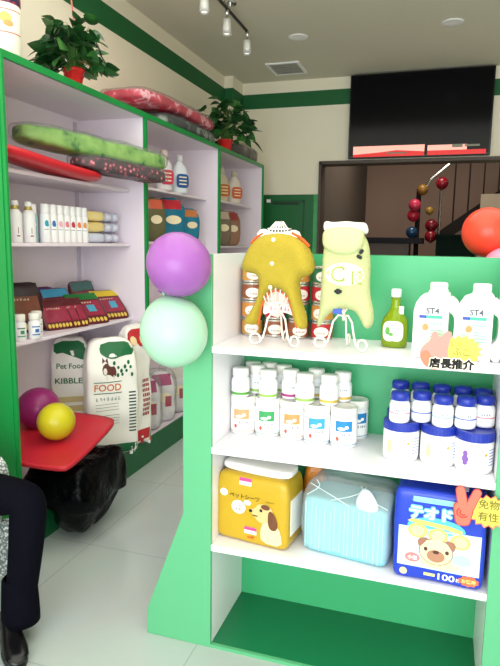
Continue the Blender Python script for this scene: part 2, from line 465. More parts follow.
# ================================================================ items on the gondola
# --- pet food cans, top shelf
CANM = [M('can_gold',(206,150,70),.3),M('can_red',(190,34,44),.35),M('can_amber',(214,140,60),.35),M('can_brown',(150,84,50),.35),M('can_green',(40,110,70),.35),M('can_pink',(216,110,110),.4)]
def can(cm, loc, lab, rz=0):
    t = thing('pet_food_can', lab, 'can', loc, rz, 'pet food cans stacked on the top shelf')
    r, h = .0405, .068
    ob('body', L([(r-.003,0),(r,.002),(r,.006),(r-.001,.008),(r-.001,h-.008),(r,h-.006),(r,h-.002),(r-.004,h),(r-.006,h-.003)],28), M('can_steel',(205,200,190),.25,metal=.8), t, smooth=True)
    lb = ob('label', wrapcyl(grid(-.12,.12,.009,h-.009,28,2), r-.0005), cm, t)
    ob('white_panel', wrapcyl(disc(0,.030,.029,.019,seg=20), r-.0005, .0016), M('paper_white',(246,240,232),.5), lb)
    ob('small_print', wrapcyl(strokes(.032,.006,0,.026,n=6), r-.0005, .0024), M('print_brown',(150,70,50),.6), lb)
    return t
cols = [-.700,-.607,-.515,-.424]
cn = ['leftmost','second','third','rightmost']; rn = ['bottom','second from the bottom','third from the bottom','topmost']
pat = [[0,2,3,0],[3,1,2,0],[3,4,1,2],[1,2,1,4]]
cword = ['gold','red','amber','brown','green','pink']
for c, x in enumerate(cols):
    for r_ in range(4):
        k = pat[c][r_]
        can(CANM[k], (x, 2.195, 1.1455+r_*.0685), f'pet food can with {cword[k]} label, {rn[r_]} in the {cn[c]} stack', rz=rnd.uniform(-.3,.3)+.15)
# --- garment display stands and garments
WIRE = M('white_wire', (250,236,228), .35)
def scroll(cx, cz, r, turns, sgn=1, start=0, n=22):
    return [(cx+sgn*r*(1-.6*i/n)*math.cos(start+turns*2*PI*i/n), cz+r*(1-.6*i/n)*math.sin(start+turns*2*PI*i/n)) for i in range(n+1)]
def garment_stand(loc, lab, rz, h=.40):
    t = thing('display_stand', lab, 'stand', loc, rz, 'white wire garment stands')
    b = tube(NB(), [(0,0,.10),(0,0,h-.04)], .0045, 8); ob('pole', b, WIRE, t, smooth=True)
    for a in (PI+.35, -.35, PI/2):
        dx, dy = math.cos(a), math.sin(a)
        prof = [(0,.115),(.018,.118),(.035,.095),(.042,.06),(.05,.03),(.062,.012),(.075,.006)]
        prof += [(.078+.018*math.sin(u), .024-.018*math.cos(u)) for u in [k*.5 for k in range(1,11)]]
        pts = [(p[0]*dx,p[0]*dy,p[1]) for p in prof]
        ob('leg', tube(NB(), pts, .0034, 8), WIRE, t, smooth=True)
    b = NB()
    for s in (-1,1):
        tube(b, [(x*s+0,-.004,z) for x,z in [(0,.125),(.02,.15),(.045,.155),(.052,.142),(.043,.133),(.035,.142)]], .0032, 6)
    ob('scroll_ornament', b, WIRE, t, smooth=True)
    # wire dress-form: vertical ribs with a domed head
    b = NB()
    for k in range(-3,4):
        x = k*.012
        tube(b, [(x,-.020,.15),(x*1.6,-.026,.21),(x*1.3,-.022,h-.12),(x*1.0,-.012,h-.05),(x*.9,-.010,h-.022),(x*.35,0,h+.002)], .0026, 6)
    for z, w in ((.152,.04),(h-.022,.036)):
        tube(b, [(-w,-.014,z),(0,-.026 if z<.2 else -.016,z),(w,-.014,z),(w,.014,z),(0,.02,z),(-w,.014,z)], .003, 6, closed=True)
    ob('wire_body', b, WIRE, t, smooth=True)
    return t
def cloth(outline, d, amp=.004, freq=14, seed=0, hollow=None):
    """puffy garment from an outline in x,z: inflated towards its middle, with real depth"""
    pts = smoothpts(outline, 2)
    from mathutils.geometry import delaunay_2d_cdt
    from mathutils import Vector as V2
    n = len(pts); xs = [p[0] for p in pts]; zs = [p[1] for p in pts]; st_ = .0075
    ins = []
    def inside(x, z):
        c = False
        for i in range(n):
            (x1,z1),(x2,z2) = pts[i],pts[(i+1)%n]
            if (z1 > z) != (z2 > z) and x < (x2-x1)*(z-z1)/(z2-z1)+x1: c = not c
        return c
    def near(x, z): return min((x-p[0])**2+(z-p[1])**2 for p in pts) < (.45*st_)**2
    x = min(xs)
    while x < max(xs):
        z = min(zs)
        while z < max(zs):
            if inside(x,z) and not near(x,z): ins.append((x,z))
            z += st_
        x += st_
    vv = [V2((p[0],p[1])) for p in pts]+[V2(p) for p in ins]
    ov, oe, of_, *_r = delaunay_2d_cdt(vv, [(i,(i+1)%n) for i in range(n)], [], 1, 1e-6)
    bm = NB(); bv = [bm.verts.new((p[0],0,p[1])) for p in ov]
    for f in of_:
        if len(f) > 2:
            cx_ = sum(ov[i][0] for i in f)/len(f); cz_ = sum(ov[i][1] for i in f)/len(f)
            if inside(cx_, cz_): bm.faces.new([bv[i] for i in f])
    bmesh.ops.delete(bm, geom=[v for v in bm.verts if not v.link_faces], context='VERTS')
    edges = [(Vector((pts[i][0],pts[i][1])), Vector((pts[(i+1)%len(pts)][0],pts[(i+1)%len(pts)][1]))) for i in range(len(pts))]
    def dist(p):
        m = 9
        for a, b in edges:
            ab = b-a; t = max(0,min(1,(p-a).dot(ab)/max(ab.length_squared,1e-9))); m = min(m,(p-a-ab*t).length)
        return m
    res = bmesh.ops.duplicate(bm, geom=bm.verts[:]+bm.edges[:]+bm.faces[:])
    dv = [v for v in res['geom'] if isinstance(v, bmesh.types.BMVert)]; ds_ = set(dv)
    for v in bm.verts:
        k = min(1, dist(Vector((v.co.x,v.co.z)))/.035); bulge = d/2*math.sqrt(max(0,1-(1-k)**2))
        nn = noise.noise(Vector((v.co.x*freq,seed,v.co.z*freq)))*amp*k
        v.co.y = (bulge+nn) if v in ds_ else -(bulge+nn)
    bmesh.ops.remove_doubles(bm, verts=[v for v in bm.verts if abs(v.co.y) < .0004], dist=.0006)
    return bm
yg = (-.540, 1.985)
garment_stand((yg[0],yg[1],1.1455), 'white wire stand with scrolled feet under the mustard yellow pet coat', -.1, h=.425)
mustard = M('mustard_fleece', (176,154,44), .85, var=.08, vscale=30, bump=.5, bscale=220)
t = thing('pet_coat', 'mustard yellow pet coat with orange piping on a white wire stand', 'pet clothes', (yg[0],yg[1]-.012,1.1455), -.1)
out = [(-.050,.390),(-.10,.352),(-.134,.282),(-.124,.252),(-.070,.248),(-.064,.215),(-.070,.165),(-.100,.112),(-.122,.092),(-.108,.066),(-.066,.072),(-.060,.125),
       (-.042,.180),(0,.205),(.042,.180),(.060,.12),(.075,.066),(.112,.066),(.112,.10),(.090,.16),(.080,.21),(.084,.240),(.124,.252),(.134,.286),(.108,.352),(.052,.390)]
gc = ob('coat_body', cloth(out,.085,seed=2), mustard, t, smooth=True)
arch = [(-.066,.074),(-.060,.125),(-.040,.176),(0,.200),(.040,.176),(.060,.12),(.075,.068)]
lin_ = prism(NB(), smoothpts([(-.062,.10),(-.055,.155),(-.03,.195),(.03,.195),(.055,.155),(.066,.10),(.03,.118),(-.03,.118)],2), .018,.026)
ob('back_lining', lin_, CREAMP, t)
ob('lining_print', strokes(.075,.014,.004,.130,.0172,n=6), M('print_crimson',(190,50,60),.6), t)
pt = smoothpts([(x,0,z) for x,z in arch], 2, closed=False)
ob('piping', tube(NB(), [(p[0],-.004,p[2]) for p in pt], .0035, 6), M('orange_piping',(232,96,30),.7), t, smooth=True)
ob('piping', tube(NB(), smoothpts([(-.052,-.01,.388),(-.078,-.012,.374),(-.10,-.004,.352)],1,False), .004, 6), M('orange_piping'), t, smooth=True)
ob('piping', tube(NB(), smoothpts([(.052,-.01,.390),(.085,-.012,.374),(.112,-.002,.346)],1,False), .005, 6), M('orange_piping'), t, smooth=True)
ob('lining', prism(NB(), smoothpts([(-.080,.378),(-.058,.406),(-.03,.392),(.03,.392),(.066,.402),(.082,.372),(.03,.376),(-.03,.376)],1), -.012,.012), CREAMP, t)
b = NB()
for x,z in ((-.002,.366),(-.005,.287),(-.01,.207)):
    bmesh.ops.create_uvsphere(b, u_segments=10, v_segments=6, radius=.0075, matrix=Matrix.Translation((x,-.041,z)))
ob('snap_button', b, M('snap_white',(250,248,220),.2), t, smooth=True)
yl = (-.312, 1.995)
garment_stand((yl[0],yl[1],1.1455), 'white wire stand with scrolled feet under the pale lime hooded pet coat', -.1, h=.42)
lime = M('lime_fleece', (194,200,144), .9, var=.06, vscale=30, bump=.5, bscale=260)
t = thing('pet_coat', 'pale lime hooded pet coat with outlined letters on a white wire stand', 'pet clothes', (yl[0],yl[1]-.014,1.1455), -.1)
out = [(-.072,.365),(-.076,.31),(-.078,.20),(-.084,.10),(-.092,.072),(-.075,.078),(-.055,.118),(-.01,.142),(.035,.14),(.055,.118),(.072,.082),(.088,.078),(.105,.098),(.102,.14),(.086,.20),(.086,.29),(.078,.36),(.05,.40),(-.04,.40)]
lc = ob('coat_body', cloth(out,.075,seed=5), lime, t, smooth=True)
hood = [(-.068,.405),(-.072,.36),(-.06,.335),(-.02,.318),(.03,.318),(.062,.335),(.07,.37),(.066,.405),(0,.415)]
ob('hood', xf(cloth(hood,.05,seed=6), loc=(0,-.032,0)), M('lime_fleece_light',(202,208,154),.9,bump=.5,bscale=260), t, smooth=True)
col = [(-.078,.405),(-.072,.432),(-.045,.425),(0,.430),(.04,.425),(.068,.425),(.078,.392),(.06,.385),(0,.395),(-.06,.385)]
ob('collar', xf(cloth(col,.075,amp=.006,freq=60,seed=7), loc=(0,-.006,0)), M('white_fleece',(250,250,244),.95,bump=.8,bscale=200), t, smooth=True, label='fluffy white collar')
em = M('embroidery_pale', (232,240,190), .8); emo = M('embroidery_line', (150,170,70), .8)
pch = ob('applique', onto(disc(.008,.258,.066,.038), lc, .0015), em, t)
ob('letter', onto(text('C', w=.045, h=.05, cx=-.012, cz=.258), lc, .003), emo, t)
ob('letter_fill', onto(text('C', w=.034, h=.040, cx=-.012, cz=.258), lc, .004), em, t)
ob('letter', onto(text('K', w=.034, h=.042, cx=.052, cz=.248), lc, .003), emo, t)
ob('letter_fill', onto(text('K', w=.024, h=.032, cx=.052, cz=.248), lc, .004), em, t)
ob('bone_toggle', merge(xf(soft(.026,.01,.012,e=3,n=4),loc=(-.006,-.052,.196)), xf(soft(.016,.01,.018,e=3,n=4),loc=(-.006,-.053,.193))), BLACK, t)
ob('bow', merge(xf(soft(.012,.008,.018,e=3,n=4),rot=(0,.7,0),loc=(.058,-.045,.325)), xf(soft(.02,.008,.012,e=3,n=4),rot=(0,.5,0),loc=(.055,-.045,.31))), BLACK, t)
ob('blue_tag', B(-.03,.0,-.02,-.017,.125,.142), M('blue_tag',(60,90,190),.5), t)
# --- green shampoo bottle
gl = M('olive_liquid', (150,176,24), .12, trans=.35)
t = thing('shampoo_bottle', 'olive green bottle with white cap and white oval label on the top shelf', 'bottle', (-.151,2.12,1.1455), -.1)
ob('body', L([(.0,0),(.038,0),(.044,.006),(.046,.03),(.047,.075),(.042,.098),(.028,.118),(.018,.135),(.015,.16),(.016,.178)],32,sy=.7), gl, t, smooth=True)
ob('cap', L([(.0175,.176),(.0175,.2),(.015,.204)],24), PWHITE, t, smooth=True)
lb = ob('label', xf(soft(.07,.01,.072,e=3.5,n=8), loc=(0,-.0285,.022)), M('label_mint_white',(240,250,236),.4), t, smooth=True)
ob('leaf_print', merge(disc(-.018,.06,.008,.014,-.0345), disc(-.006,.048,.008,.006,-.0345), strokes(.036,.006,.008,.072,-.0345,n=5)), M('leaf_print',(90,160,60),.5), lb)
ob('neck_tag', merge(B(.014,.030,-.014,-.010,.118,.145)), PWHITE, t)
# --- jugs
def jug(loc, lab):
    t = thing('detergent_jug', lab, 'jug', loc, -.05, 'white jugs on the top shelf')
    W = .07
    o = [(-W,0),(-W,.14),(-.066,.175),(-.05,.198),(-.026,.205),(-.026,.215),(.028,.215),(.028,.205),(.052,.195),(.066,.172),(W,.14),(W,0)]
    bm = NB()
    # body as lofted slices so the handle hole is a real opening
    def slab(pts, y0, y1): prism(bm, pts, y0, y1)
    slab([(-W,0),(.036,0),(.036,.205),(.028,.207),(.028,.216),(-.028,.216),(-.028,.206),(-.05,.198),(-.064,.176),(-W,.15)],-.048,.048)
    body = ob('body', bm, PWHITE, t, bevel=.012)
    b = prism(NB(), smoothpts([(.034,.0),(W,.0),(W,.15),(.064,.174),(.052,.19),(.034,.2),(.034,.15),(.050,.14),(.054,.12),(.052,.065),(.034,.055)],1), -.042,.042)
    ob('handle', b, PWHITE, t, bevel=.006)
    ob('cap', L([(.026,.212),(.027,.216),(.027,.236),(.024,.239)],28), PWHITE, t, smooth=True)
    f = -.0488
    ob('brand_mark', text('ST4', w=.040, cx=-.012, cz=.152, y=f, bold=.03), M('mark_grey',(80,84,90),.6), t)
    lb = ob('label', grid(-.052,.026,.035,.128,1,1,f), M('jug_label',(196,230,212),.4), t)
    ob('label_band', grid(-.052,-.030,.128,.138,1,1,f), BLUE, lb)
    ob('label_band', grid(-.030,.018,.128,.138,1,1,f), M('teal_band',(70,180,150),.5), lb)
    ob('label_text', merge(strokes(.05,.007,-.008,.112,f-.0004,n=6), *[grid(-.016,.020,z,z+.0016,1,1,f-.0004) for z in (.06,.07,.08,.09)]), M('teal_ink',(90,160,140),.5), lb)
    ob('fruit_print', merge(disc(-.032,.100,.010,.011,f-.0006)), M('fruit_orange',(238,150,90),.5), lb)
    return t
jug((-.010,1.985,1.1455),'white gallon jug beside the green bottle, half hidden by the pink paw sign')
jug((.1195,1.99,1.1455),'white gallon jug at the right end of the top shelf')

# --- sign on the top shelf edge
YEL = M('sign_yellow', (222,208,84), .55); PNK = M('sign_pink', (236,140,130), .55); ORG = M('sign_orange',(240,120,90),.55)
def burst(cx, cz, rx, rz, n=16, k=.82):
    return [(cx+rx*(1 if i%2 else k)*math.cos(PI*i/n), cz+rz*(1 if i%2 else k)*math.sin(PI*i/n)) for i in range(2*n)]
t = thing('price_sign', 'pink and yellow cut-out sign reading 店長推介 on the top shelf edge', 'sign', (.03,1.868,1.13))
ob('burst', prism(NB(), burst(.035,.058,.060,.048), -.0015,.0015), YEL, t)
hand = smoothpts([(-.075,.012),(-.088,.045),(-.070,.075),(-.056,.082),(-.052,.112),(-.036,.115),(-.030,.090),(-.010,.118),(.008,.112),(.0,.082),(-.004,.055),(.0,.03),(-.01,.0),(-.05,-.006)],2)
hd = ob('hand_cutout', prism(NB(), hand, -.004,-.002), PNK, t)
ob('hand_shade', prism(NB(), smoothpts([(-.073,.012),(-.084,.043),(-.066,.058),(-.05,.04),(-.045,.01),(-.035,-.003),(-.05,-.004)],2), -.0048,-.004), ORG, hd)
ob('lettering_outline', merge(*[text('店長推介', w=.128, h=.031, cx=.010+.0045*math.cos(k*PI/4), cz=.018+.0045*math.sin(k*PI/4), y=-.0062-.00002*k) for k in range(8)]), M('sign_cream',(250,236,214),.6), t)
ob('lettering', merge(*[text('店長推介', w=.128, h=.031, cx=.010+dx, cz=.018+dz, y=-.0074-.00002*k) for k,(dx,dz) in enumerate(((0,0),(.0011,0),(-.0011,0),(0,.0011),(0,-.0011)))]), M('sign_black',(14,14,14),.7), t)
ob('handwriting', merge(text('い♡', w=.03, cx=.02, cz=.078, y=-.002), text('ふこ', w=.05, cx=.035, cz=.055, y=-.002)), M('pen_green',(140,140,50),.6), t)
# --- victory-hand sign on the bottom shelf
t = thing('price_sign', 'orange victory hand and yellow burst sign hanging by the blue bag', 'sign', (.115,1.866,.70))
t.scale = (1.1,1,1.1)
def chain(bm, pts, r, y0, y1, seg=14):
    """flat rounded finger: capsule outline"""
    (x0,z0),(x1,z1) = pts; a = math.atan2(z1-z0,x1-x0); o = []
    for i in range(seg+1): u = a-PI/2+PI*i/seg; o.append((x1+r*math.cos(u), z1+r*math.sin(u)))
    for i in range(seg+1): u = a+PI/2+PI*i/seg; o.append((x0+r*1.1*math.cos(u), z0+r*1.1*math.sin(u)))
    return prism(bm, o, y0, y1)
ob('burst', prism(NB(), burst(.058,-.005,.058,.046), -.0015,.0015), YEL, t)
ob('burst_edge', prism(NB(), burst(.058,-.006,.062,.050), -.0012,.0022), ORG, t)
HND = M('hand_salmon',(236,112,92),.55); HLN = M('hand_line',(190,50,50),.6)
b = NB(); chain(b, [(-.012,.0),(-.022,.048)], .0135, -.0035,-.0018); chain(b, [(.004,.0),(.022,.046)], .0125, -.0035,-.0018)
prism(b, smoothpts([(-.040,.004),(-.036,-.03),(-.028,-.058),(.008,-.056),(.012,-.03),(.018,-.004),(.0,.014),(-.026,.016)],2), -.0034,-.0016)
ob('hand_outline', b, HLN, t)
b = NB(); chain(b, [(-.012,.0),(-.022,.048)], .0115, -.005,-.0035); chain(b, [(.004,.0),(.022,.046)], .0105, -.005,-.0035)
prism(b, smoothpts([(-.037,.004),(-.033,-.028),(-.026,-.055),(.006,-.053),(.010,-.03),(.015,-.004),(.0,.012),(-.026,.013)],2), -.0054,-.0035)
ho = ob('hand_cutout', b, HND, t)
b = NB()
for cz_, a0, a1 in ((-.014,2.2,5.6),):
    tube(b, [(-.012+.016*math.cos(a0+(a1-a0)*i/10),-.0058,-.016+.014*math.sin(a0+(a1-a0)*i/10)) for i in range(11)], .0015, 5)
    tube(b, [(-.012+.008*math.cos(a0+(a1-a0)*i/10),-.0058,-.016+.007*math.sin(a0+(a1-a0)*i/10)) for i in range(11)], .0015, 5)
ob('finger_lines', b, HLN, ho)
ob('handwriting', merge(text('免物', w=.055, cx=.055, cz=.016, y=-.002), text('有性', w=.055, cx=.055, cz=-.02, y=-.002)), M('pen_olive',(120,110,40),.6), t)
ob('hanging_tab', B(-.01,.0,-.0015,.008,.045,.088), CLEAR, t)

# --- white supplement tubs (middle shelf, left)
def tub(loc, band, lab, label_word, rz=0, r=.0475, h=.145):
    t = thing('supplement_tub', lab, 'tub', loc, rz, 'white supplement tubs on the middle shelf')
    ob('body', L([(0,0),(r-.003,0),(r,.004),(r,h-.032),(r-.002,h-.030)],32,cap=False), PWHITE, t, smooth=True)
    ob('lid', L([(r-.001,h-.030),(r+.001,h-.028),(r+.001,h-.004),(r-.002,h),(r-.008,h),(r-.010,h-.002),(0,h-.002)],32,cap=False), CREAMP, t, smooth=True)
    lb = ob('label', wrapcyl(grid(-.07,.07,.012,h-.038,20,2), r), M('label_white',(250,250,248),.45), t)
    ob('colour_block', wrapcyl(grid(-.030,.030,.062,.100,10,2), r, .0015), band, lb)
    ob('animal_mark', wrapcyl(merge(disc(-.008,.072,.014,.006),disc(.010,.078,.007,.006)), r, .0022), M('label_white'), lb)
    ob('lettering', wrapcyl(strokes(.034,.009,.008,.05,n=4,seed=len(lab)), r, .0022), M('ink_blue_grey',(70,80,110),.6), lb)
    ob('spot_mark', wrapcyl(disc(-.022,.034,.006,.008), r, .0022), M('mark_red',(206,90,70),.6), lb)
    ob('rim_line', wrapcyl(grid(-.07,.07,.013,.015,20,1), r, .0022), band, lb)
    return t
bo = M('band_orange',(240,160,110),.5); bg = M('band_green',(60,160,90),.5); bo2 = M('band_apricot',(238,150,90),.5); bb = M('band_sky',(60,160,214),.5); bb2 = M('band_teal_blue',(30,130,190),.5)
ty = [2.097,2.102,2.098,2.078,2.078]
tx = [-.6985,-.6015,-.5035,-.4065,-.309]
words = ['营养粉','羊奶粉','钙磷粉','关节宝','美毛粉']
for x,y,bd,cw,wd in zip(tx,ty,[bo,bg,bo2,bb,bb2],['peach-labelled white tub at the left end of the front tub row','green-labelled white tub in the front tub row','apricot-labelled white tub in the middle of the front tub row','sky-blue-labelled white tub in the front tub row','deep-blue-labelled white tub at the right end of the front tub row'],words):
    tub((x,y,.7815), bd, cw, wd, rz=.15)
for x,bd,cw in zip([-.690,-.592,-.494,-.396,-.285],[bo,bg,bo,bg,bb2],['leftmost white tub of the hidden back row','second white tub of the back row, behind the green-labelled one','middle white tub of the back row','fourth white tub of the back row, behind the sky-blue-labelled one','rightmost white tub of the back row, peeping out beside the blue-labelled one']):
    tub((x,2.192,.7815), bd, cw, '营养粉', rz=.5)
def pill(loc, band, lab, capm, rz=0, r=.034, h=.108, bluecap=False, group='small white supplement bottles on the white tubs', ink='宠物钙'):
    t = thing('supplement_bottle', lab, 'bottle', loc, rz, group)
    ob('body', L([(0,0),(r-.003,0),(r,.004),(r,h*.60),(r-.004,h*.67),(r*.78,h*.71),(r*.78,h*.74)],28,cap=False), PWHITE, t, smooth=True)
    if bluecap:
        ob('cap', L([(r*.86,h*.71),(r*.93,h*.73),(r*.95,h*.90),(r*.86,h*.97),(r*.5,h*1.0),(0,h*1.01)],28,cap=False), capm, t, smooth=True)
    else:
        ob('cap', L([(r*.84,h*.72),(r*.90,h*.73),(r*.90,h*.97),(r*.84,h),(0,h)],28,cap=False), capm, t, smooth=True)
    lb = ob('label', wrapcyl(grid(-.052,.052,.008,h*.56,18,2), r), M('label_white'), t)
    ob('colour_band', wrapcyl(grid(-.052,.052,.010,.020,18,1) if not bluecap else grid(-.052,.052,h*.30,h*.34,18,1), r, .0016), band, lb)
    ob('lettering', wrapcyl(strokes(.028,.007,.004,h*.42,n=4,seed=len(lab)), r, .0022), M('ink_blue_grey'), lb)
    return t
pv = M('cap_ring_violet',(170,60,120),.5); lg = M('band_lime',(150,190,90),.5); oc = M('band_ochre',(214,180,80),.5); gg = M('band_leaf',(90,160,60),.5)
zt_ = .7815+.1455
sm = [(-.705,2.080,gg,'at the left front of the small bottles'),(-.598,2.085,lg,'second at the front, over the green-labelled tub'),(-.455,2.075,lg,'standing over the gap beside the sky-blue tub'),(-.368,2.085,oc,'at the right front, with ochre band'),
      (-.662,2.152,lg,'squeezed between the first two front ones'),(-.520,2.12,pv,'with a violet ring near the middle'),(-.565,2.188,lg,'in the back row left of the violet-ringed bottle'),(-.432,2.165,oc,'in the back row behind the middle bottle'),
      (-.330,2.150,oc,'at the right end with a coral ring'),(-.695,2.205,lg,'at the back left corner'),(-.630,2.213,gg,'second in the back row')]
for x,y,bd,w in sm: pill((x,y,zt_), bd, 'small white supplement bottle '+w, CREAMP, rz=.15)

# --- blue-lidded tubs (middle shelf, right)
def btub(loc, lab, kind, rz=0):
    t = thing('blue_lid_tub', lab, 'tub', loc, rz, 'large blue-lidded tubs on the middle shelf')
    r, h = .0595, .135
    ob('body', L([(0,0),(r-.006,0),(r-.002,.004),(r-.001,.012),(r-.001,h-.03),(r-.003,h-.028)],36,cap=False), PWHITE, t, smooth=True)
    b = NB(); seg = 72; rings = []
    for rr, z in [(r,h-.030),(r+.001,h-.028),(r+.001,h-.006),(r-.003,h),(r-.010,h),(r-.012,h-.003)]:
        rings.append([b.verts.new(((rr+(.0006 if i%2 else 0))*math.cos(2*PI*i/seg),(rr+(.0006 if i%2 else 0))*math.sin(2*PI*i/seg),z)) for i in range(seg)])
    for A_, B_ in zip(rings, rings[1:]):
        for i in range(seg): b.faces.new((A_[i],A_[(i+1)%seg],B_[(i+1)%seg],B_[i]))
    b.faces.new(rings[-1])
    ob('lid', b, BLUE, t, label='ribbed blue lid')
    lb = ob('label', wrapcyl(grid(-.095,.095,.014,h-.036,26,2), r-.001), M('label_white'), t)
    ob('text_lines', wrapcyl(merge(*[grid(-.012,.030,z,z+.002,8,1) for z in (.034,.044,.054)], *[grid(.045,.08,z,z+.0025,8,1) for z in (.03,.04,.05,.06,.07,.08)]), r-.001, .0016), M('ink_pale_blue',(90,110,180),.6), lb)
    ob('red_mark', wrapcyl(merge(strokes(.028,.007,.010,.078,n=4)), r-.001, .0016), M('ink_red',(200,60,60),.6), lb)
    pic = M('print_dog',(222,196,160),.6) if kind else M('print_cat',(130,90,170),.6)
    ob('animal_print', wrapcyl(merge(disc(-.030,.066,.008,.010), disc(-.030,.048,.011,.013), disc(-.030,.034,.008,.006)), r-.001, .0016), pic, lb)
    ob('gold_mark', wrapcyl(disc(.034,.066,.006,.005), r-.001, .0016), M('print_gold',(220,170,70),.5), lb)
    return t
btub((-.104,2.02,.7815),'big white tub with blue lid, leftmost of the front three',1,-.1)
btub((.019,2.02,.7815),'big white tub with blue lid, middle of the front three',1,-.05)
btub((.130,1.990,.7815),'big white tub with blue lid and purple animal print, rightmost of the front three',0,0)
btub((-.104,2.155,.7815),'big white tub with blue lid behind the leftmost one',1,-.1)
btub((.020,2.155,.7815),'big white tub with blue lid behind the middle one',1,-.1)
btub((.1315,2.150,.7815),'big white tub with blue lid behind the rightmost one',1,-.1)
zb_ = .7815+.1355
ib = M('ink_band_blue',(80,100,190),.5); ibp = M('ink_band_pink',(230,150,160),.5); ibc = M('ink_band_cyan',(150,210,226),.5)
for x,y,bd,w in [(-.112,1.99,ibp,'leftmost of the front five'),(-.043,2.022,ib,'second of the front five'),(.026,1.99,ibc,'third of the front five, with pale cyan band'),(.0965,1.995,ib,'fourth of the front five'),(.1555,2.035,ibp,'rightmost of the front five'),
                  (-.122,2.155,ib,'leftmost of the back row'),(-.052,2.150,ib,'second of the back row'),(.020,2.140,ib,'middle of the back row'),(.090,2.140,ib,'fourth of the back row'),(.155,2.125,ib,'rightmost of the back row')]:
    pill((x,y,zb_), bd, 'small white bottle with domed blue cap, '+w, BLUE, rz=-.05, r=.0325, h=.104, bluecap=True, group='small blue-capped bottles on the blue-lidded tubs', ink='钙片')

# --- gold pack of pet sheets
gold = M('gold_pack', (194,158,34), .3, var=.06, vscale=6, bump=.25, bscale=18)
t = thing('pet_sheet_pack', 'gold plastic pack of pet sheets with a puppy photo on the bottom shelf', 'package', (-.602,2.022,.4105), -.14)
def gfn(q):
    k = 1-.06*max(0,(q.z-.20)/.06)
    return (q.x*k, q.y*k, q.z)
gp = ob('pack', soft(.290,.17,.258,e=14,n=16,amp=.003,freq=9,seed=3,fn=gfn), gold, t, smooth=True)
ob('top_flap', xf(soft(.275,.12,.034,e=5,n=8,amp=.003,seed=4), loc=(0,.0,.254)), M('pack_white',(250,246,240),.4), t, smooth=True)
ob('side_print', B(.1435,.1465,-.055,.055,.05,.185), M('pack_white'), t)
P = lambda bm,e=.0016: onto(bm, gp, e)
ob('title', P(text('ペットシーツ', w=.120, cx=-.024, cz=.178)), M('print_dark_brown',(70,44,14),.5), t)
ob('subtitle', P(text('レギュラー', w=.034, cx=.078, cz=.176)), M('print_dark_brown'), t)
rb = ob('round_badge', P(disc(-.048,.135,.028,.026)), M('badge_white',(252,250,236),.5), t)
ob('badge_text', P(merge(text('しっかり', w=.034, cx=-.048, cz=.141), text('吸収', w=.022, cx=-.048, cz=.127)), .0026), M('print_dark_brown'), rb)
ob('highlight_spot', P(disc(-.108,.182,.016,.014)), M('badge_white'), t); ob('highlight_spot', P(disc(-.012,.158,.014,.010)), M('badge_white'), t)
for cx_, cz_ in ((-.022,.236),(.002,.055)):
    s_ = ob('price_sticker', P(grid(cx_-.024,cx_+.024,cz_-.014,cz_+.012,6,4)), M('sticker_white',(250,248,250),.4), t)
    ob('sticker_band', P(grid(cx_-.024,cx_+.024,cz_,cz_+.012,6,2), .0024), M('sticker_pink',(226,70,140),.4), s_)
    ob('sticker_text', P(merge(strokes(.034,.007,cx_,cz_-.007,n=5), ), .0024), BLACK, s_)
ob('count_print', P(text('44枚', w=.030, cx=.004, cz=.028)), M('print_red',(200,70,30),.5), t)
pc = M('puppy_cream',(238,214,168),.7,var=.1,vscale=60); pbm = M('puppy_brown',(110,66,40),.7,var=.3,vscale=60)
pu = ob('puppy_body', P(poly(smoothpts([(.045,.018),(.04,.06),(.052,.10),(.10,.10),(.122,.07),(.126,.015)],1))), pc, t)
ob('puppy_head', P(poly(smoothpts([(-.004,.128),(.012,.12),(.03,.095),(.06,.092),(.088,.12),(.09,.15),(.065,.168),(.03,.162),(.018,.142),(.0,.138)],2)), .0024), M('puppy_tan',(226,190,130),.7,var=.12,vscale=60), pu)
ob('puppy_ear', P(poly(smoothpts([(.072,.148),(.095,.14),(.112,.10),(.104,.075),(.08,.075),(.07,.10)],2)), .0032), pbm, pu)
ob('puppy_face', P(merge(disc(.002,.131,.007,.006),disc(.043,.14,.006,.006),disc(.02,.116,.012,.002)), .0034), BLACK, pu)
ob('puppy_forehead', P(disc(.06,.155,.018,.010), .003), pbm, pu)
# --- amber bag behind
def blob_fn(q): return (q.x*(1-.35*max(0,q.z-.12)/.13), q.y, q.z)
t = tag(ob('amber_pouch', soft(.11,.08,.268,e=4,n=10,amp=.008,freq=16,seed=8,fn=blob_fn), M('amber_film',(220,130,30),.25,bump=.6,bscale=25), None, smooth=True), 'crumpled amber plastic pouch wedged behind the gold pack and the clear bag','package')
t.location = (-.425,2.185,.4105)
# --- clear bag of blue pads
t = thing('pad_bag', 'clear plastic bag of folded pale blue training pads on the bottom shelf', 'package', (-.262,2.035,.4105), -.16)
pad_m = M('pale_blue_pads', (126,200,210), .8, var=.05, vscale=20)
b = soft(.305,.185,.205,e=12,n=14,amp=.002,seed=3); ob('pad_block', b, pad_m, t, smooth=True)
b = NB()
for k in range(17):
    x = -.138+k*.0172+rnd.uniform(-.003,.003)
    box(b, x, x+.0025, -.0945,-.0925, .012+rnd.uniform(0,.02), .195-rnd.uniform(0,.03))
ob('pad_edges', b, M('pad_edge',(190,240,244),.7), t)
def cfn(q):
    k = max(0,(q.z-.20)/.08); return (q.x*(1-.10*k)+.01*k, q.y*(1-.45*k), q.z)
ob('clear_film', soft(.322,.200,.278,e=8,n=18,amp=.009,freq=14,seed=9,fn=cfn), film('bag_film',haze=.22,rough=.08), t, smooth=True)
b = NB()
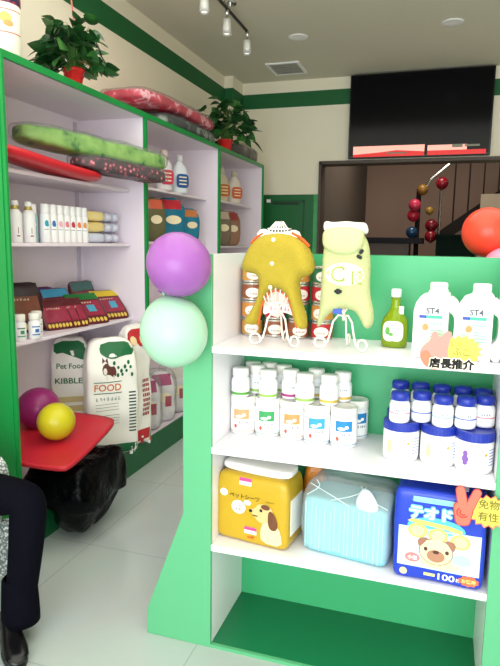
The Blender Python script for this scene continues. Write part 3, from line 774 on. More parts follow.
for (a, c_, e_) in (((-.13,.25),(-.02,.215),(.02,.20)),((.15,.215),(.08,.235),(.05,.272)),((-.05,.208),(.04,.24),(.07,.272)),((-.14,.21),(-.09,.245),(-.11,.265))):
    tube(b, [(p_[0],-.096+.35*(max(0,p_[1]-.2)),p_[1]) for p_ in smoothpts([a,c_,e_],2,False)], .0014, 5)
ob('film_folds', b, M('fold_white',(225,244,246),.2), t, smooth=True)
ob('top_knot', xf(cloth([(.03,.20),(.05,.265),(.075,.275),(.10,.255),(.125,.20),(.08,.185)],.03,amp=.01,freq=40,seed=3), loc=(0,-.085,0)), M('fold_white'), t, smooth=True)
# --- blue deodorant sheet pack
t = thing('pet_sheet_pack', 'large blue and white pack of deodorant sheets with a cartoon pug', 'package', (.040,1.974,.4105), -.04)
deep = M('pack_deep_blue', (36,64,190), .25, bump=.2, bscale=14); 
dp = ob('pack', soft(.284,.16,.312,e=16,n=16,amp=.003,freq=8,seed=5), deep, t, smooth=True)
P = lambda bm,e=.0016: onto(bm, dp, e)
skyb = M('pack_sky',(150,214,240),.3); pale = M('pack_pale',(206,232,244),.3); wh = M('pack_print_white',(252,252,252),.4)
ob('sky_panel', P(grid(-.126,.128,.048,.185,12,8)), M('pack_pale',(206,232,244),.3), t)
ob('pale_panel', P(poly(smoothpts([(-.10,.052),(-.07,.082),(.02,.075),(.07,.085),(.115,.058)],1)), .0024), wh, t)
ob('cyan_panel', P(disc(-.01,.19,.09,.035)), M('pack_cyan',(90,190,230),.3), t)
ob('white_ribbon', P(grid(-.085,.11,.272,.290,12,2)), skyb, t)
ob('title_outline', P(merge(*[xf(text('テオドラ', w=.176, h=.042, cx=-.005+dx, cz=.238+dz)) for dx,dz in [(.005*math.cos(k*PI/4),.005*math.sin(k*PI/4)) for k in range(8)]]), .002), M('title_blue',(120,200,240),.4), t)
ob('title', P(merge(*[text('テオドラ', w=.176, h=.042, cx=-.005+dx, cz=.238) for dx in (-.0016,0,.0016)]), .003), wh, t)
ob('small_title', P(text('ペットシート デオドラント', w=.12, cx=-.03, cz=.278), .003), M('title_blue'), t)
gdm = M('pack_gold',(232,208,110),.35)
ob('gold_ribbon', P(poly([(-.10,.205),(-.085,.215),(.03,.205),(.07,.195),(.07,.182),(.02,.192),(-.06,.198)]), .003), gdm, t)
for cx_, cz_ in ((-.066,.175),(-.002,.167),(.066,.157)):
    m_ = ob('medal', P(disc(cx_,cz_,.031,.025), .0034), gdm, t)
    ob('medal_face', P(disc(cx_,cz_,.022,.018), .0042), M('medal_pale',(246,230,160),.4), m_)
ol = M('pug_outline',(130,90,70),.6); fc = M('pug_cream',(240,218,172),.6); fm = M('pug_brown',(160,110,90),.6)
ob('pug_body', P(poly(smoothpts([(-.058,.056),(-.045,.105),(.04,.105),(.052,.07),(.07,.085),(.068,.062),(.05,.052)],1)), .0034), fc, t)
ob('pug_outline', P(disc(-.006,.112,.0535,.0455), .0038), ol, t)
pg = ob('pug_head', P(disc(-.006,.112,.051,.043), .0045), fc, t)
ob('pug_ear', P(poly(smoothpts([(-.060,.118),(-.066,.150),(-.030,.158),(-.042,.138)],1)), .0052), fm, pg)
ob('pug_ear', P(poly(smoothpts([(.048,.118),(.056,.152),(.020,.158),(.032,.138)],1)), .0052), fm, pg)
ob('pug_muzzle', P(merge(disc(-.006,.098,.028,.021)), .005), M('pug_muzzle_m',(176,126,98),.6), pg)
ob('pug_eyes', P(merge(disc(-.038,.118,.006,.007),disc(.028,.116,.006,.007),disc(-.006,.112,.010,.006)), .0058), M('pug_dark',(80,50,40),.5), pg)
ob('red_label', P(disc(-.078,.080,.024,.016), .005), M('tag_red_soft',(236,130,130),.5), t)
ob('red_label_text', P(text('小型', w=.030, cx=-.078, cz=.080), .006), wh, t)
ob('sheet_drawing', P(poly([(.045,.105),(.075,.115),(.10,.105),(.10,.085),(.07,.075),(.045,.088)]), .0034), M('sheet_blue',(176,220,236),.5), t)
ob('yellow_tag', P(grid(-.04,-.005,.024,.034,4,1)), M('tag_yellow',(236,230,140),.5), t)
ob('count_print', P(text('100', w=.052, h=.023, cx=.03, cz=.028)), wh, t)
ob('count_unit', P(text('枚', w=.014, cx=.066, cz=.026)), wh, t)
ob('burst_print', P(poly(burst(.098,.030,.032,.020,10)), .0024), M('burst_orange',(240,110,70),.5), t)
ob('burst_text', P(text('お徳用', w=.042, cx=.098, cz=.030), .0034), M('tag_yellow'), t)
ob('round_mark', P(disc(-.105,.026,.012)), M('medal_pale'), t)

# ================================================================ balloons
def balloon(loc, r, rz_, m, lab, grp, tilt=(0,0), knot=True, mat_knot=None):
    t = thing('balloon', lab, 'balloon', loc, 0, grp, rot=(tilt[0],tilt[1],0))
    prof = []
    for i in range(21):
        a = -PI/2+PI*i/20; k = 1 if a > 0 else 1
        z = rz_*math.sin(a); rr = r*math.cos(a)**(.95 if a>0 else 1.08)
        prof.append((max(rr,.0005), z*(1.0 if a>0 else 1.06)))
    ob('skin', L(prof,40), m, t, smooth=True)
    if knot: ob('knot', L([(.004,-rz_*1.06-.002),(.008,-rz_*1.06-.014),(.003,-rz_*1.06-.008),(.006,-rz_*1.06+.004)],12), mat_knot or m, t, smooth=True)
    return t
def bm_(name, rgb, sss=.35): return M(name, rgb, .34, .4, sss=sss, coat=.12)
balloon((-.815,1.768,1.428),.1075,.100,bm_('balloon_purple',(156,92,170)),'big purple balloon taped to the top of the green side wing','balloons on the display shelf',tilt=(.1,.7))
balloon((-.833,1.765,1.206),.111,.117,bm_('balloon_mint',(168,212,184)),'big mint green balloon just below the purple one','balloons on the display shelf',tilt=(PI-.15,-.35))
balloon((-1.845,2.50,.580),.096,.096,bm_('balloon_yellow',(206,196,34)),'glossy yellow balloon lying on the red plastic tray','balloons on the red plastic tray',tilt=(.9,1.4),knot=False)
balloon((-2.06,2.64,.592),.112,.115,bm_('balloon_magenta',(150,40,110)),'dark magenta balloon behind the yellow one','balloons on the red plastic tray',tilt=(-.9,1.4),knot=False)
balloon((.150,2.47,1.553),.093,.093,bm_('balloon_coral',(240,74,50)),'orange red balloon above the jugs at the right edge','balloons behind the display shelf',tilt=(.4,-.5),mat_knot=M('knot_yellow',(230,200,40),.3))
balloon((.215,2.385,1.412),.085,.085,bm_('balloon_pink',(246,150,180)),'pink balloon at the right edge below the orange one','balloons behind the display shelf',tilt=(.4,.5),knot=False)
hall = [(-.09,8.88,2.36,.085,(126,20,32),'dark red balloon highest beside the stair post in the hall'),(-.345,8.92,2.28,.075,(132,96,40),'brownish gold balloon beside the handrail end in the hall'),
        (-.44,8.84,2.06,.085,(190,50,80),'upper pinkish red balloon left of the dark hall post'),(-.455,8.91,1.92,.085,(176,34,56),'lower pinkish red balloon left of the dark hall post'),
        (-.235,8.80,1.98,.055,(140,110,40),'small gold balloon right of the dark hall post'),(-.20,8.84,1.78,.085,(110,20,30),'dark red balloon above the lowest one by the stair post'),
        (-.20,8.84,1.63,.085,(130,20,34),'lowest dark red balloon by the stair post'),(-.46,8.78,1.682,.08,(24,60,90),'dark blue balloon on the hall desk')]
for k,(x,y,z,r,c,lab) in enumerate(hall):
    balloon((x,y,z),r,r,M('balloon_hall_%d'%k,c,.2),lab,'balloons tied round the post in the hall')

# ================================================================ left wall: on top of the units
ZTOP = 2.3025
t = thing('storage_canister', 'tall white round canister with dark top at the left end of the shelf top', 'canister', (-1.925,2.325,ZTOP), PI/2-.7)
ob('body', L([(0,0),(.075,0),(.08,.006),(.08,.205),(.076,.212)],32), M('canister_white',(238,234,216),.45), t, smooth=True)
ob('lid', L([(.079,.212),(.081,.216),(.081,.32),(.07,.33)],32), spots('canister_top',[(.0,(40,36,60)),(.45,(90,84,100)),(.55,(180,60,90)),(.6,(50,44,76))],14,.4), t, smooth=True)
ob('printed_band', wrapcyl(merge(grid(-.08,.08,.085,.090,16,1), grid(-.08,.08,.180,.184,16,1)), .08), M('print_pink',(220,120,110),.5), t)
ob('picture', wrapcyl(merge(disc(.0,.148,.026,.022)), .08), M('picture_yellow',(226,214,110),.5), t)
ob('picture', wrapcyl(merge(disc(.012,.125,.022,.014)), .08, .0014), M('picture_orange',(232,160,100),.5), t)

leaf_m = spots('ivy_leaf', [(.3,(18,52,26)),(.5,(34,84,38)),(.75,(74,128,56))], 6, .35)
def leaf(bm, p, d, size, droop, roll):
    """one heart-shaped leaf with a folded midrib"""
    d = d.normalized(); side = d.cross(Vector((0,0,1)))
    if side.length < .05: side = Vector((1,0,0))
    side.normalize(); up = side.cross(d).normalized()
    side = (side*math.cos(roll)+up*math.sin(roll)).normalized(); up = side.cross(d).normalized()
    rows = [(0,0),(.12,.32),(.32,.44),(.55,.36),(.78,.2),(1,0)]
    prev = None
    for s,w in rows:
        c = p+d*size*s-Vector((0,0,1))*droop*size*s*s
        mid = bm.verts.new(c-up*.05*size*math.sin(s*PI))
        l = bm.verts.new(c-side*w*size+up*.10*size*w) if w else mid
        r = bm.verts.new(c+side*w*size+up*.10*size*w) if w else mid
        if prev:
            for a,b_,c1,c2 in ((prev[0],prev[1],mid,l),(prev[1],prev[2],r,mid)):
                vs = []
                for q in (a,b_,c1,c2):
                    if q not in vs: vs.append(q)
                if len(vs) > 2: bm.faces.new(vs)
        prev = (l,mid,r)
def ivy(loc, lab, spread, n, seed, up=.14, size=.075, pot_r=.05, lift=.0):
    R_ = random.Random(seed)
    t = thing('potted_ivy', lab, 'plant', loc, 0, 'potted plants on top of the wall units')
    ob('pot', L([(0,0),(pot_r*.72,0),(pot_r*.76,.004),(pot_r*.95,.075),(pot_r*1.05,.078),(pot_r*1.05,.092),(pot_r*.92,.092),(pot_r*.88,.08),(0,.08)],28,cap=False), M('pot_red',(206,34,32),.25), t, smooth=True)
    bl, bs_ = NB(), NB()
    for k in range(n):
        a = R_.uniform(0,2*PI); el = R_.uniform(-.15,1.35); L_ = R_.uniform(.35,1)*spread
        d = Vector((math.cos(a)*math.cos(el), math.sin(a)*math.cos(el), math.sin(el)*up/spread*1.5))
        tip = Vector((0,0,.10+lift))+d*L_
        if tip.z < .045 and abs(tip.x) < .5: tip.z = .05+R_.uniform(0,.03)
        if k % 2 == 0: tube(bs_, [(0,0,.08),(tip.x*.5,tip.y*.5,max(.11,tip.z*.9+.04)),tuple(tip)], .0016, 4)
        ld = Vector((d.x,d.y,R_.uniform(-.5,.5)))+Vector((R_.uniform(-.5,.5),R_.uniform(-.5,.5),0))
        leaf(bl, tip, ld, size*R_.uniform(.7,1.15), R_.uniform(.1,.6), R_.uniform(-.9,.9))
    ob('foliage', bl, leaf_m, t, smooth=True); ob('stems', bs_, M('stem_green',(70,120,50),.5), t)
    return t
t = ivy((-1.925,2.86,ZTOP),'bushy potted ivy with a red pot nearer the camera on the shelf top',.19,150,11,up=.17,size=.092,pot_r=.055)
ob('hanging_ribbon', tube(NB(), smoothpts([(0,0,.10),(.01,.01,.3),(-.01,.0,.5),(0,0,ZC-ZTOP-.002)],2,False), .004, 6), M('ribbon_pink',(214,110,100),.6), t, label='pink ribbon rising to the ceiling')
t = ivy((-1.90,5.10,ZTOP),'dark potted plant with a red pot farther back on the shelf top',.26,150,23,up=.22,size=.10,pot_r=.065,lift=.02)
ob('hanging_ribbon', tube(NB(), smoothpts([(0,0,.10),(.01,.01,.3),(.0,.0,.40)],1,False), .006, 6), M('ribbon_red',(200,70,60),.6), t, label='short red ribbon')

def bedpack(name, lab, loc, rz, dims, m, seed, amp=.012, wrap=CLEAR, grp=None, rot=None, freq=7):
    t = thing(name, lab, 'pet bed', loc, rz, grp, rot=rot)
    ob('cushion', soft(dims[0],dims[1],dims[2],e=5,n=16,amp=amp,freq=freq,seed=seed), m, t, smooth=True)
    ob('plastic_wrap', soft(dims[0]+.04,dims[1]+.03,dims[2]+.016,e=4.5,n=18,amp=amp*1.3,freq=10,seed=seed+1), wrap, t, smooth=True, loc=(0,0,-.001))
    return t
redbed = spots('red_floral', [(.35,(176,20,52)),(.52,(206,44,74)),(.60,(240,180,190)),(.63,(200,36,64))], 9, .5)
darkbed = spots('dark_floral', [(.3,(26,30,30)),(.5,(48,56,52)),(.62,(150,160,150)),(.66,(40,44,44))], 8, .5)
greybed = spots('grey_brown_fur', [(.3,(50,44,42)),(.5,(96,86,80)),(.7,(150,138,130))], 9, .7)
bedpack('pet_bed','dark patterned pet bed in clear wrap beneath the red one on the shelf top',(-2.04,4.36,ZTOP),PI/2,(.98,.36,.085),darkbed,3,amp=.007,grp='wrapped pet beds on the shelf top')
bedpack('pet_bed','red floral pet bed in clear wrap on top of the dark one',(-2.06,4.20,ZTOP+.104),PI/2-.03,(1.22,.40,.085),redbed,6,amp=.006,grp='wrapped pet beds on the shelf top')
bedpack('pet_bed','grey brown furry pet bed in clear wrap at the far end of the shelf top',(-2.04,5.72,ZTOP),PI/2,(.62,.34,.13),greybed,9,grp='wrapped pet beds on the shelf top')

# ---------------------------------------------------------------- unit 1, top shelf (z 1.83)
t = thing('red_tray', 'thin curved red plastic tray jutting over the top inner shelf edge', 'tray', (-1.96,2.66,1.8305))
o = smoothpts([(-.06,-.40),(-.10,.0),(-.08,.30),(-.04,.42),(.06,.42),(.12,.30),(.11,.0),(.10,-.40),(.0,-.42)],2)
def zc_(x,y): 
    s = max(0, min(1, (y+.40)/.80)); return .05*(1-s)**1.5+.004
def slabm(o, th, rim=0):
    bm = NB(); n = len(o); R = []
    for k, (sc_, dz) in enumerate(((.0,0),(.5,0),(.9,0),(1.0,rim),(1.0,rim-th),(.9,-th),(.5,-th),(.0,-th))):
        if sc_ == 0: R.append([bm.verts.new((0,0,zc_(0,0)+dz))]); continue
        R.append([bm.verts.new((x*sc_,y*sc_,zc_(x*sc_,y*sc_)+dz)) for x,y in o])
    for a, b_ in zip(R, R[1:]):
        for i in range(n):
            j = (i+1)%n
            if len(a) == 1: bm.faces.new((a[0],b_[i],b_[j]))
            elif len(b_) == 1: bm.faces.new((a[i],a[j],b_[0]))
            else: bm.faces.new((a[i],a[j],b_[j],b_[i]))
    return bm
ob('tray_shell', xf(slabm(o,.02,.018), loc=(0,0,.018)), RED, t, smooth=True)
greenbed = spots('green_leaf_print', [(.30,(30,80,24)),(.38,(60,124,34)),(.43,(112,160,60)),(.72,(144,186,88))], 13, .5)
t = bedpack('pet_bed','bright green leaf-print pet bed in clear wrap on the red tray',(-1.915,3.04,1.955),0,(.98,.19,.105),greenbed,12,amp=.008,rot=(0,.055,PI/2-.34),grp='wrapped pet beds on the inner shelf')
plum = spots('plum_speckle', [(.12,(236,140,150)),(.28,(130,30,60)),(.5,(50,14,28))], 30, .5, tex='vor')
t = bedpack('pet_bed','dark plum speckled pet bed in clear wrap under the green leaf-print one',(-1.84,3.18,1.872),0,(.64,.17,.078),plum,14,amp=.006,rot=(0,.045,PI/2-.34),grp='wrapped pet beds on the inner shelf')

# ---------------------------------------------------------------- unit 1, bottle shelf (z 1.485)
def shelfbottle(loc, kind, lab, colr=None, h=.20, r=.029):
    t = thing('spray_bottle', lab, 'bottle', loc, PI/2-.75, 'toiletry bottles on the bottle shelf')
    bodym = PWHITE if kind != 'aqua' else M('aqua_clear',(176,226,232),.15,trans=.3)
    ob('body', L([(0,0),(r-.002,0),(r,.004),(r,h*.66),(r*.9,h*.73),(r*.5,h*.80),(r*.46,h*.83)],24,cap=False), bodym, t, smooth=True)
    if kind == 'gold':
        ob('collar', L([(r*.52,h*.80),(r*.62,h*.82),(r*.5,h*.88),(r*.5,h*.90)],20), M('gold_ring',(196,178,100),.3,metal=.6), t, smooth=True)
        ob('cap', L([(r*.5,h*.89),(r*.56,h*.9),(r*.54,h),(r*.4,h*1.01)],20), PWHITE, t, smooth=True)
        ob('label_bar', wrapcyl(merge(grid(.002,.018,.03,.036,4,1), grid(.008,.011,.045,.075,1,2)), r), M('label_bar_red',(150,60,50),.5), t)
    else:
        ob('cap', L([(r*.82,h*.745),(r*.84,h*.76),(r*.80,h*.98),(r*.7,h)],20), PWHITE, t, smooth=True)
        ob('drop_print', wrapcyl(merge(disc(.004,h*.5,.010,.017), disc(.010,h*.47,.006,.010)), r), colr or M('label_white'), t)
        ob('lettering', wrapcyl(grid(-.010,.014,h*.34,h*.355,4,1), r), GREY, t)
    return t
Ys = [2.500,2.602,2.668,2.735,2.798,2.859,2.918,2.976,3.034,3.092]
dc = {3:('teal',(40,160,180)),4:('blue',(50,110,180)),5:('pale pink',(230,170,180)),6:('rose',(226,120,140)),7:('crimson',(190,50,70)),8:('orange',(230,120,60)),9:('amber',(220,150,70))}
for i, y in enumerate(Ys):
    if i < 2: shelfbottle((-2.045,y,1.4855),'gold',['white bottle with gold neck at the left end of the bottle shelf','second white bottle with gold neck on the bottle shelf'][i],h=.205,r=.034)
    elif i == 2: shelfbottle((-2.075,y,1.4855),'aqua','pale aqua translucent bottle beside the gold-necked bottles')
    else: shelfbottle((-2.045,y,1.4855),'w','slim white bottle with a %s drop print on the bottle shelf'%dc[i][0],M('drop_%d'%i,dc[i][1],.5),h=.205,r=.0285)
for k,(c1,c2,lab) in enumerate([((60,70,150),(214,220,236),'blue pack of wipes at the bottom of the stacked packs'),((196,70,50),(240,214,140),'orange and cream pack of wipes in the middle of the stacked packs'),((214,110,50),(244,222,150),'orange and cream pack of wipes on top of the stacked packs')]):
    t = thing('wipes_pack', lab, 'package', (-2.10,3.285,1.4855+k*.066), PI/2-.2, 'wipes packs stacked on the bottle shelf')
    ob('pack', soft(.19,.15,.064,e=4,n=10,amp=.003,freq=12,seed=k), spots('wipes_%d'%k,[(.35,c1),(.5,c2),(.8,c2)],7,.35), t, smooth=True, loc=(-.05,0,0))
    for j in range(2):
        ob('roll_end', soft(.062,.15,.062,e=2.6,n=8), M('pack_clear_white',(206,206,222),.2), t, smooth=True, loc=(.077+.062*j,0,0))

# ---------------------------------------------------------------- unit 1, treat shelf (z 1.0)
ZS = 1.0005
def jar(loc, lab, accent):
    t = thing('vitamin_jar', lab, 'jar', loc, PI/2-.6, 'small white jars on the treat shelf')
    r = .031
    ob('body', L([(0,0),(r-.002,0),(r,.004),(r,.085),(r*.75,.095),(r*.75,.1)],24,cap=False), PWHITE, t, smooth=True)
    ob('cap', L([(r*.86,.098),(r*.88,.1),(r*.88,.128),(r*.8,.131)],24), CREAMP, t, smooth=True)
    ob('label_print', wrapcyl(merge(grid(-.02,.02,.02,.026,6,1), grid(-.02,.02,.06,.066,6,1), grid(-.006,.014,.034,.052,4,2)), r), accent, t)
    return t
jar((-2.00,2.445,ZS),'small white jar at the left end of the treat shelf',M('jar_green',(70,150,110),.5))
jar((-1.975,2.525,ZS),'small white jar with blue print, middle of three',M('jar_blue',(60,110,190),.5))
jar((-2.02,2.60,ZS),'small white jar with grey print, right of three',GREY)
def pouch(loc, rot, lab, w, h, body, header, art, seed, sq=None, d=.03):
    t = thing('treat_pouch', lab, 'package', loc, 0, 'pet treat pouches on the treat shelf', rot=rot)
    def fn(q):
        k = abs(q.z-h/2)/(h/2); return (q.x, q.y*(1-.8*k**4), q.z)
    pb = ob('pouch', soft(w,d,h,e=8,n=12,amp=.003,freq=14,seed=seed,fn=fn), body, t, smooth=True)
    ob('header', onto(grid(-w*.47,w*.47,h*.74,h*.97,8,4), pb, .0015), header, t)
    ap = ob('art_panel', onto(grid(-w*.42,w*.42,h*.22,h*.70,8,5), pb, .0015), art, t)
    if sq: ob('square_print', onto(grid(-w*.02,w*.22,h*.34,h*.56,3,3), pb, .0028), sq, ap)
    ob('lettering', onto(strokes(w*.5,h*.045,-w*.04,h*.64,n=6,seed=seed), pb, .0028), M('ink_cream',(244,226,190),.5), ap)
    ob('window', onto(merge(*[disc(-w*.36+w*.12*k,h*.11,w*.05,h*.06,seg=10,rings=2) for k in range(7)]), pb, .0016), M('treat_gold',(222,186,80),.5), t)
    return t
mar = M('pouch_maroon',(92,28,34),.28,var=.5,vscale=30); mar2 = M('pouch_crimson',(150,36,64),.3,var=.45,vscale=35); dkb = M('pouch_dark',(44,26,30),.3,var=.3,vscale=20)
hg = M('head_green',(24,120,50),.35); hy = M('head_yellow',(220,190,30),.35); hb_ = M('head_blue',(60,150,190),.35); ht = M('head_teal',(50,100,96),.35); hp = M('head_purple',(70,40,120),.35); sqb = M('sq_blue',(70,160,190),.4)
TL = -.62
pouch((-2.13,2.66,ZS),(-.35,0,PI/2-.35),'large dark brown treat pouch leaning at the left of the treat shelf',.25,.285,dkb,dkb,M('art_copper',(120,64,40),.4,var=.4,vscale=30),1)
pouch((-2.19,2.93,ZS+.0),(-.30,0,PI/2-.1),'purple-topped treat pouch standing behind the others',.20,.235,mar,hp,mar2,2)
pouch((-2.13,3.00,ZS),(-.42,0,PI/2-.15),'light blue-topped treat pouch behind the green-topped one',.22,.235,mar,hb_,mar2,3)
pouch((-2.17,3.32,ZS),(-.28,0,PI/2),'dull teal-topped treat pouch standing at the back right',.26,.25,mar,ht,mar2,4)
for k in range(3):
    pouch((-2.035+.016*k,2.83+.055*k,ZS),(-.62,0,PI/2-.35),['maroon and gold treat pouch, left of the three overlapping ones','maroon and gold treat pouch, middle of the three overlapping ones','maroon and gold treat pouch, right of the three overlapping ones'][k],.19,.20,mar,mar,mar2,5+k)
pouch((-1.985,3.10,ZS),(-.80,0,PI/2-.40),'green-topped crimson treat pouch lying back in the middle of the shelf',.235,.25,mar,hg,mar2,9,sqb)
pouch((-1.99,3.36,ZS),(-.78,0,PI/2-.40),'yellow-topped crimson treat pouch at the right end of the treat shelf',.215,.245,mar,hy,mar2,10,sqb)

# ---------------------------------------------------------------- sacks on the deck of unit 1
def sack(loc, rz, lab, w, d, h, seed, kind, droop=0, lean=0):
    t = thing('food_sack', lab, 'sack', loc, rz, 'pet food sacks on the bottom deck')
    sm_ = M('sack_cream',(248,244,234),.45,var=.03,vscale=6,bump=.35,bscale=9)
    def fn(q):
        k = max(0,(q.z-h*.86)/(h*.14)); bul = 1+.10*math.sin(PI*min(1,q.z/h))
        x, y = q.x*(1-.12*k), q.y*bul*(1-.55*k)
        wx = loc[0]+math.cos(rz)*x-math.sin(rz)*y
        dz = .085*max(0,min(1,(wx+1.822)/.03))*max(0,1-q.z/.25) if droop else 0
        return (x, y, q.z-dz)
    pb = ob('sack_body', soft(w,d,h,e=6,n=22,amp=.014,freq=9,seed=seed,fn=fn), sm_, t, smooth=True)
    P = lambda bm,e=.002: onto(bm, pb, e)
    gd = M('sack_green',(16,104,56),.45); rd = M('sack_red',(196,44,52),.45)
    if kind == 'food':
        ob('top_band', P(poly(smoothpts([(-w*.25,h*.90),(-w*.2,h*.97),(w*.40,h*.97),(w*.44,h*.86),(w*.2,h*.86),(.0,h*.83),(-w*.18,h*.86)],1)), .003), gd, t)
        ob('leaf_print', P(merge(*[disc(w*(.02+.07*i), h*(.80-.035*(i*7%4)), .009,.014,seg=8,rings=2) for i in range(6)], *[disc(w*(.10+.08*i), h*(.76-.03*(i*5%3)), .008,.011,seg=8,rings=2) for i in range(4)])), gd, t)
        dg = ob('collie_print', P(merge(poly(smoothpts([(-w*.20,h*.70),(-w*.22,h*.77),(-w*.12,h*.81),(-w*.06,h*.77),(w*.04,h*.775),(w*.07,h*.70),(.0,h*.68),(-w*.08,h*.71)],1)), poly([(-w*.21,h*.80),(-w*.20,h*.85),(-w*.15,h*.82)]), poly([(-w*.15,h*.82),(-w*.11,h*.85),(-w*.09,h*.79)]))), M('collie_brown',(96,50,40),.6), t)
        ob('collie_white', P(merge(disc(-w*.16,h*.735,.012,.022,seg=10), grid(-w*.14,-w*.12,h*.665,h*.70,2,2), grid(w*.0,w*.02,h*.665,h*.70,2,2)), .003), M('collie_white_m',(232,222,210),.6), dg)
        for q_ in (.640,.545): ob('rule', P(grid(-w*.38,w*.16,h*q_,h*(q_+.007),8,1)), gd, t)
        ob('lettering', P(text('FOOD', w=w*.52, h=h*.06, cx=-w*.11, cz=h*.597)), M('food_orange',(214,120,60),.5), t, label='orange FOOD lettering')
        ob('small_lettering', P(merge(strokes(w*.5,h*.03,-w*.11,h*.50,n=7), *[grid(-w*.36,w*.10,h*z,h*z+.003,6,1) for z in (.455,.43,.405,.36,.335,.31,.285)])), M('ink_soft',(140,150,140),.6), t)
        # gusset lettering and green foot
        ob('gusset_lettering', P(merge(*[grid(w*.30,w*.44,h*(.20+.028*i),h*(.20+.028*i)+.009,3,1) for i in range(13)])), M('ink_dark_green',(20,70,50),.6), t)
        ob('foot_band', P(grid(w*.02,w*.46,h*.015,h*.10,6,3)), gd, t)
    elif kind == 'green':
        ob('top_band', P(poly(smoothpts([(-w*.42,h*.86),(-w*.40,h*.97),(w*.42,h*.97),(w*.44,h*.80),(w*.2,h*.82),(-w*.1,h*.88)],1)), .003), gd, t)
        ob('lettering', P(text('Pet Food', w=w*.7, cx=0, cz=h*.76)), gd, t); ob('lettering', P(text('KIBBLES', w=w*.8, h=h*.05, cx=0, cz=h*.63)), gd, t)
        ob('yellow_rows', P(merge(*[grid(-w*.42,w*.42,h*z,h*z+h*.05,6,2) for z in (.44,.36,.28)])), M('row_yellow',(214,196,140),.5), t)
    else:
        ob('top_band', P(poly(smoothpts([(-w*.45,h*.86),(-w*.42,h*.97),(w*.44,h*.97),(w*.46,h*.83),(w*.2,h*.86),(.0,h*.82),(-w*.2,h*.88)],1)), .003), rd, t)
        for q_ in (.10,-.25): ob('yellow_flame', P(disc(w*q_,h*.88,.024,.03), .004), M('flame_cream',(240,214,160),.5), t)
        ob('lettering', P(merge(*[merge(*[grid(w*(.06+.075*j),w*(.06+.075*j)+w*.055,h*(.25+.04*i),h*(.25+.04*i)+h*.026,2,1) for j in range(4)]) for i in range(8)])), M('ink_brick',(160,60,50),.6), t)
        ob('foot_band', P(grid(-w*.46,w*.46,h*.012,h*.14,8,3)), rd, t)
    ob('corner_tab', B(w*.30,w*.36,-d*.5-.006,-d*.5,.0,.02), PWHITE, t)
    return t
sack((-2.215,3.17,.1705),PI/2-1.0,'green-topped cream food sack at the back left with yellow rows',.24,.12,.73,4,'green')
sack((-1.94,3.185,.1705),PI/2-.80,'cream food sack printed FOOD with a collie picture, front of the sacks',.315,.15,.74,2,'food',droop=1)
sack((-1.885,3.375,.1705),PI/2-.30,'red-topped cream food sack with red foot at the right',.215,.13,.80,6,'red',droop=1)

# ---------------------------------------------------------------- units 2 and 3 stock
def bagged(loc, lab, bodyc, labc, h=.26, w=.10, grp='', top=None, cap=True, rz=PI/2-.6):
    t = thing('bagged_bottle', lab, 'bottle', loc, rz, grp)
    nm = '%d_%d_%d'%bodyc
    ob('body', L([(0,0),(w*.40,0),(w*.44,.01),(w*.45,h*.5),(w*.40,h*.66),(w*.18,h*.80),(w*.16,h*.84)],20,cap=False,sy=.7), M('bb_'+nm,bodyc,.25), t, smooth=True)
    if cap: ob('cap', L([(w*.18,h*.83),(w*.19,h*.85),(w*.18,h*.97),(w*.12,h)],16), M('bc_%d_%d_%d'%(top or labc),top or labc,.35), t, smooth=True)
    ob('label', xf(soft(w*.72,.008,h*.36,e=4,n=6), loc=(0,-w*.318,h*.14)), M('bl_%d_%d_%d'%labc,labc,.4), t, smooth=True)
    ob('label_print', merge(*[grid(-w*.22,w*.22,h*z,h*z+h*.03,2,1,y=-w*.318-.005) for z in (.22,.31,.40)]), M('ink_cream'), t)
    return t
u2 = [(-2.00,3.72,(226,200,170),(216,160,120),'cream bagged bottle with tan label, left on the middle unit upper shelf',(214,190,120)),
      (-2.12,3.86,(220,214,220),(180,150,160),'pale bagged bottle behind the pink-labelled one',(210,200,160)),
      (-1.985,4.05,(228,220,224),(204,50,84),'white bottle with pink label on the middle unit upper shelf',(220,200,190)),
      (-1.985,4.32,(226,230,236),(30,80,150),'white bottle with dark blue label on the middle unit upper shelf',(216,210,216)),
      (-2.14,4.40,(214,206,206),(170,120,120),'pale bagged bottle behind the blue-labelled one',(200,190,160))]
for x,y,c,l_,lab,tp in u2: bagged((x,y,1.8705),lab,c,l_,h=.29,w=.15,grp='bottles on the middle unit upper shelf',top=tp)
def snackbag(loc, lab, c1, c2, w, h, d, seed, rz, grp, rot=None, name='snack_bag'):
    t = thing(name, lab, 'package', loc, rz, grp, rot=rot)
    def fn(q):
        k = max(0,(q.z-h*.7)/(h*.3)); return (q.x*(1-.30*k*k), q.y*(1-.6*k), q.z)
    pb = ob('bag', soft(w,d,h,e=4.5,n=12,amp=.007,freq=12,seed=seed,fn=fn), M('sb_%d_%d_%d'%c1,c1,.25,var=.25,vscale=14,bump=.4,bscale=30), t, smooth=True)
    ob('header', onto(grid(-w*.34,w*.34,h*.74,h*.95,8,4), pb, .002), M('sh_%d_%d_%d'%c2,c2,.3), t)
    ob('window', onto(disc(w*.05,h*.50,w*.26,h*.10), pb, .002), M('ink_cream'), t)
    return t
snackbag((-2.02,3.66,1.5005),'dark bag with orange top, left on the middle unit middle shelf',(52,40,36),(190,80,44),.17,.30,.09,1,PI/2-.7,'bags on the middle unit middle shelf')
snackbag((-2.00,3.90,1.5005),'olive bag with orange red top on the middle unit middle shelf',(96,92,60),(204,84,54),.17,.31,.09,2,PI/2-.7,'bags on the middle unit middle shelf')
snackbag((-2.02,4.20,1.5005),'tall teal blue bag with red top behind the purple balloon',(20,110,140),(186,36,50),.26,.33,.10,3,PI/2-.6,'bags on the middle unit middle shelf')
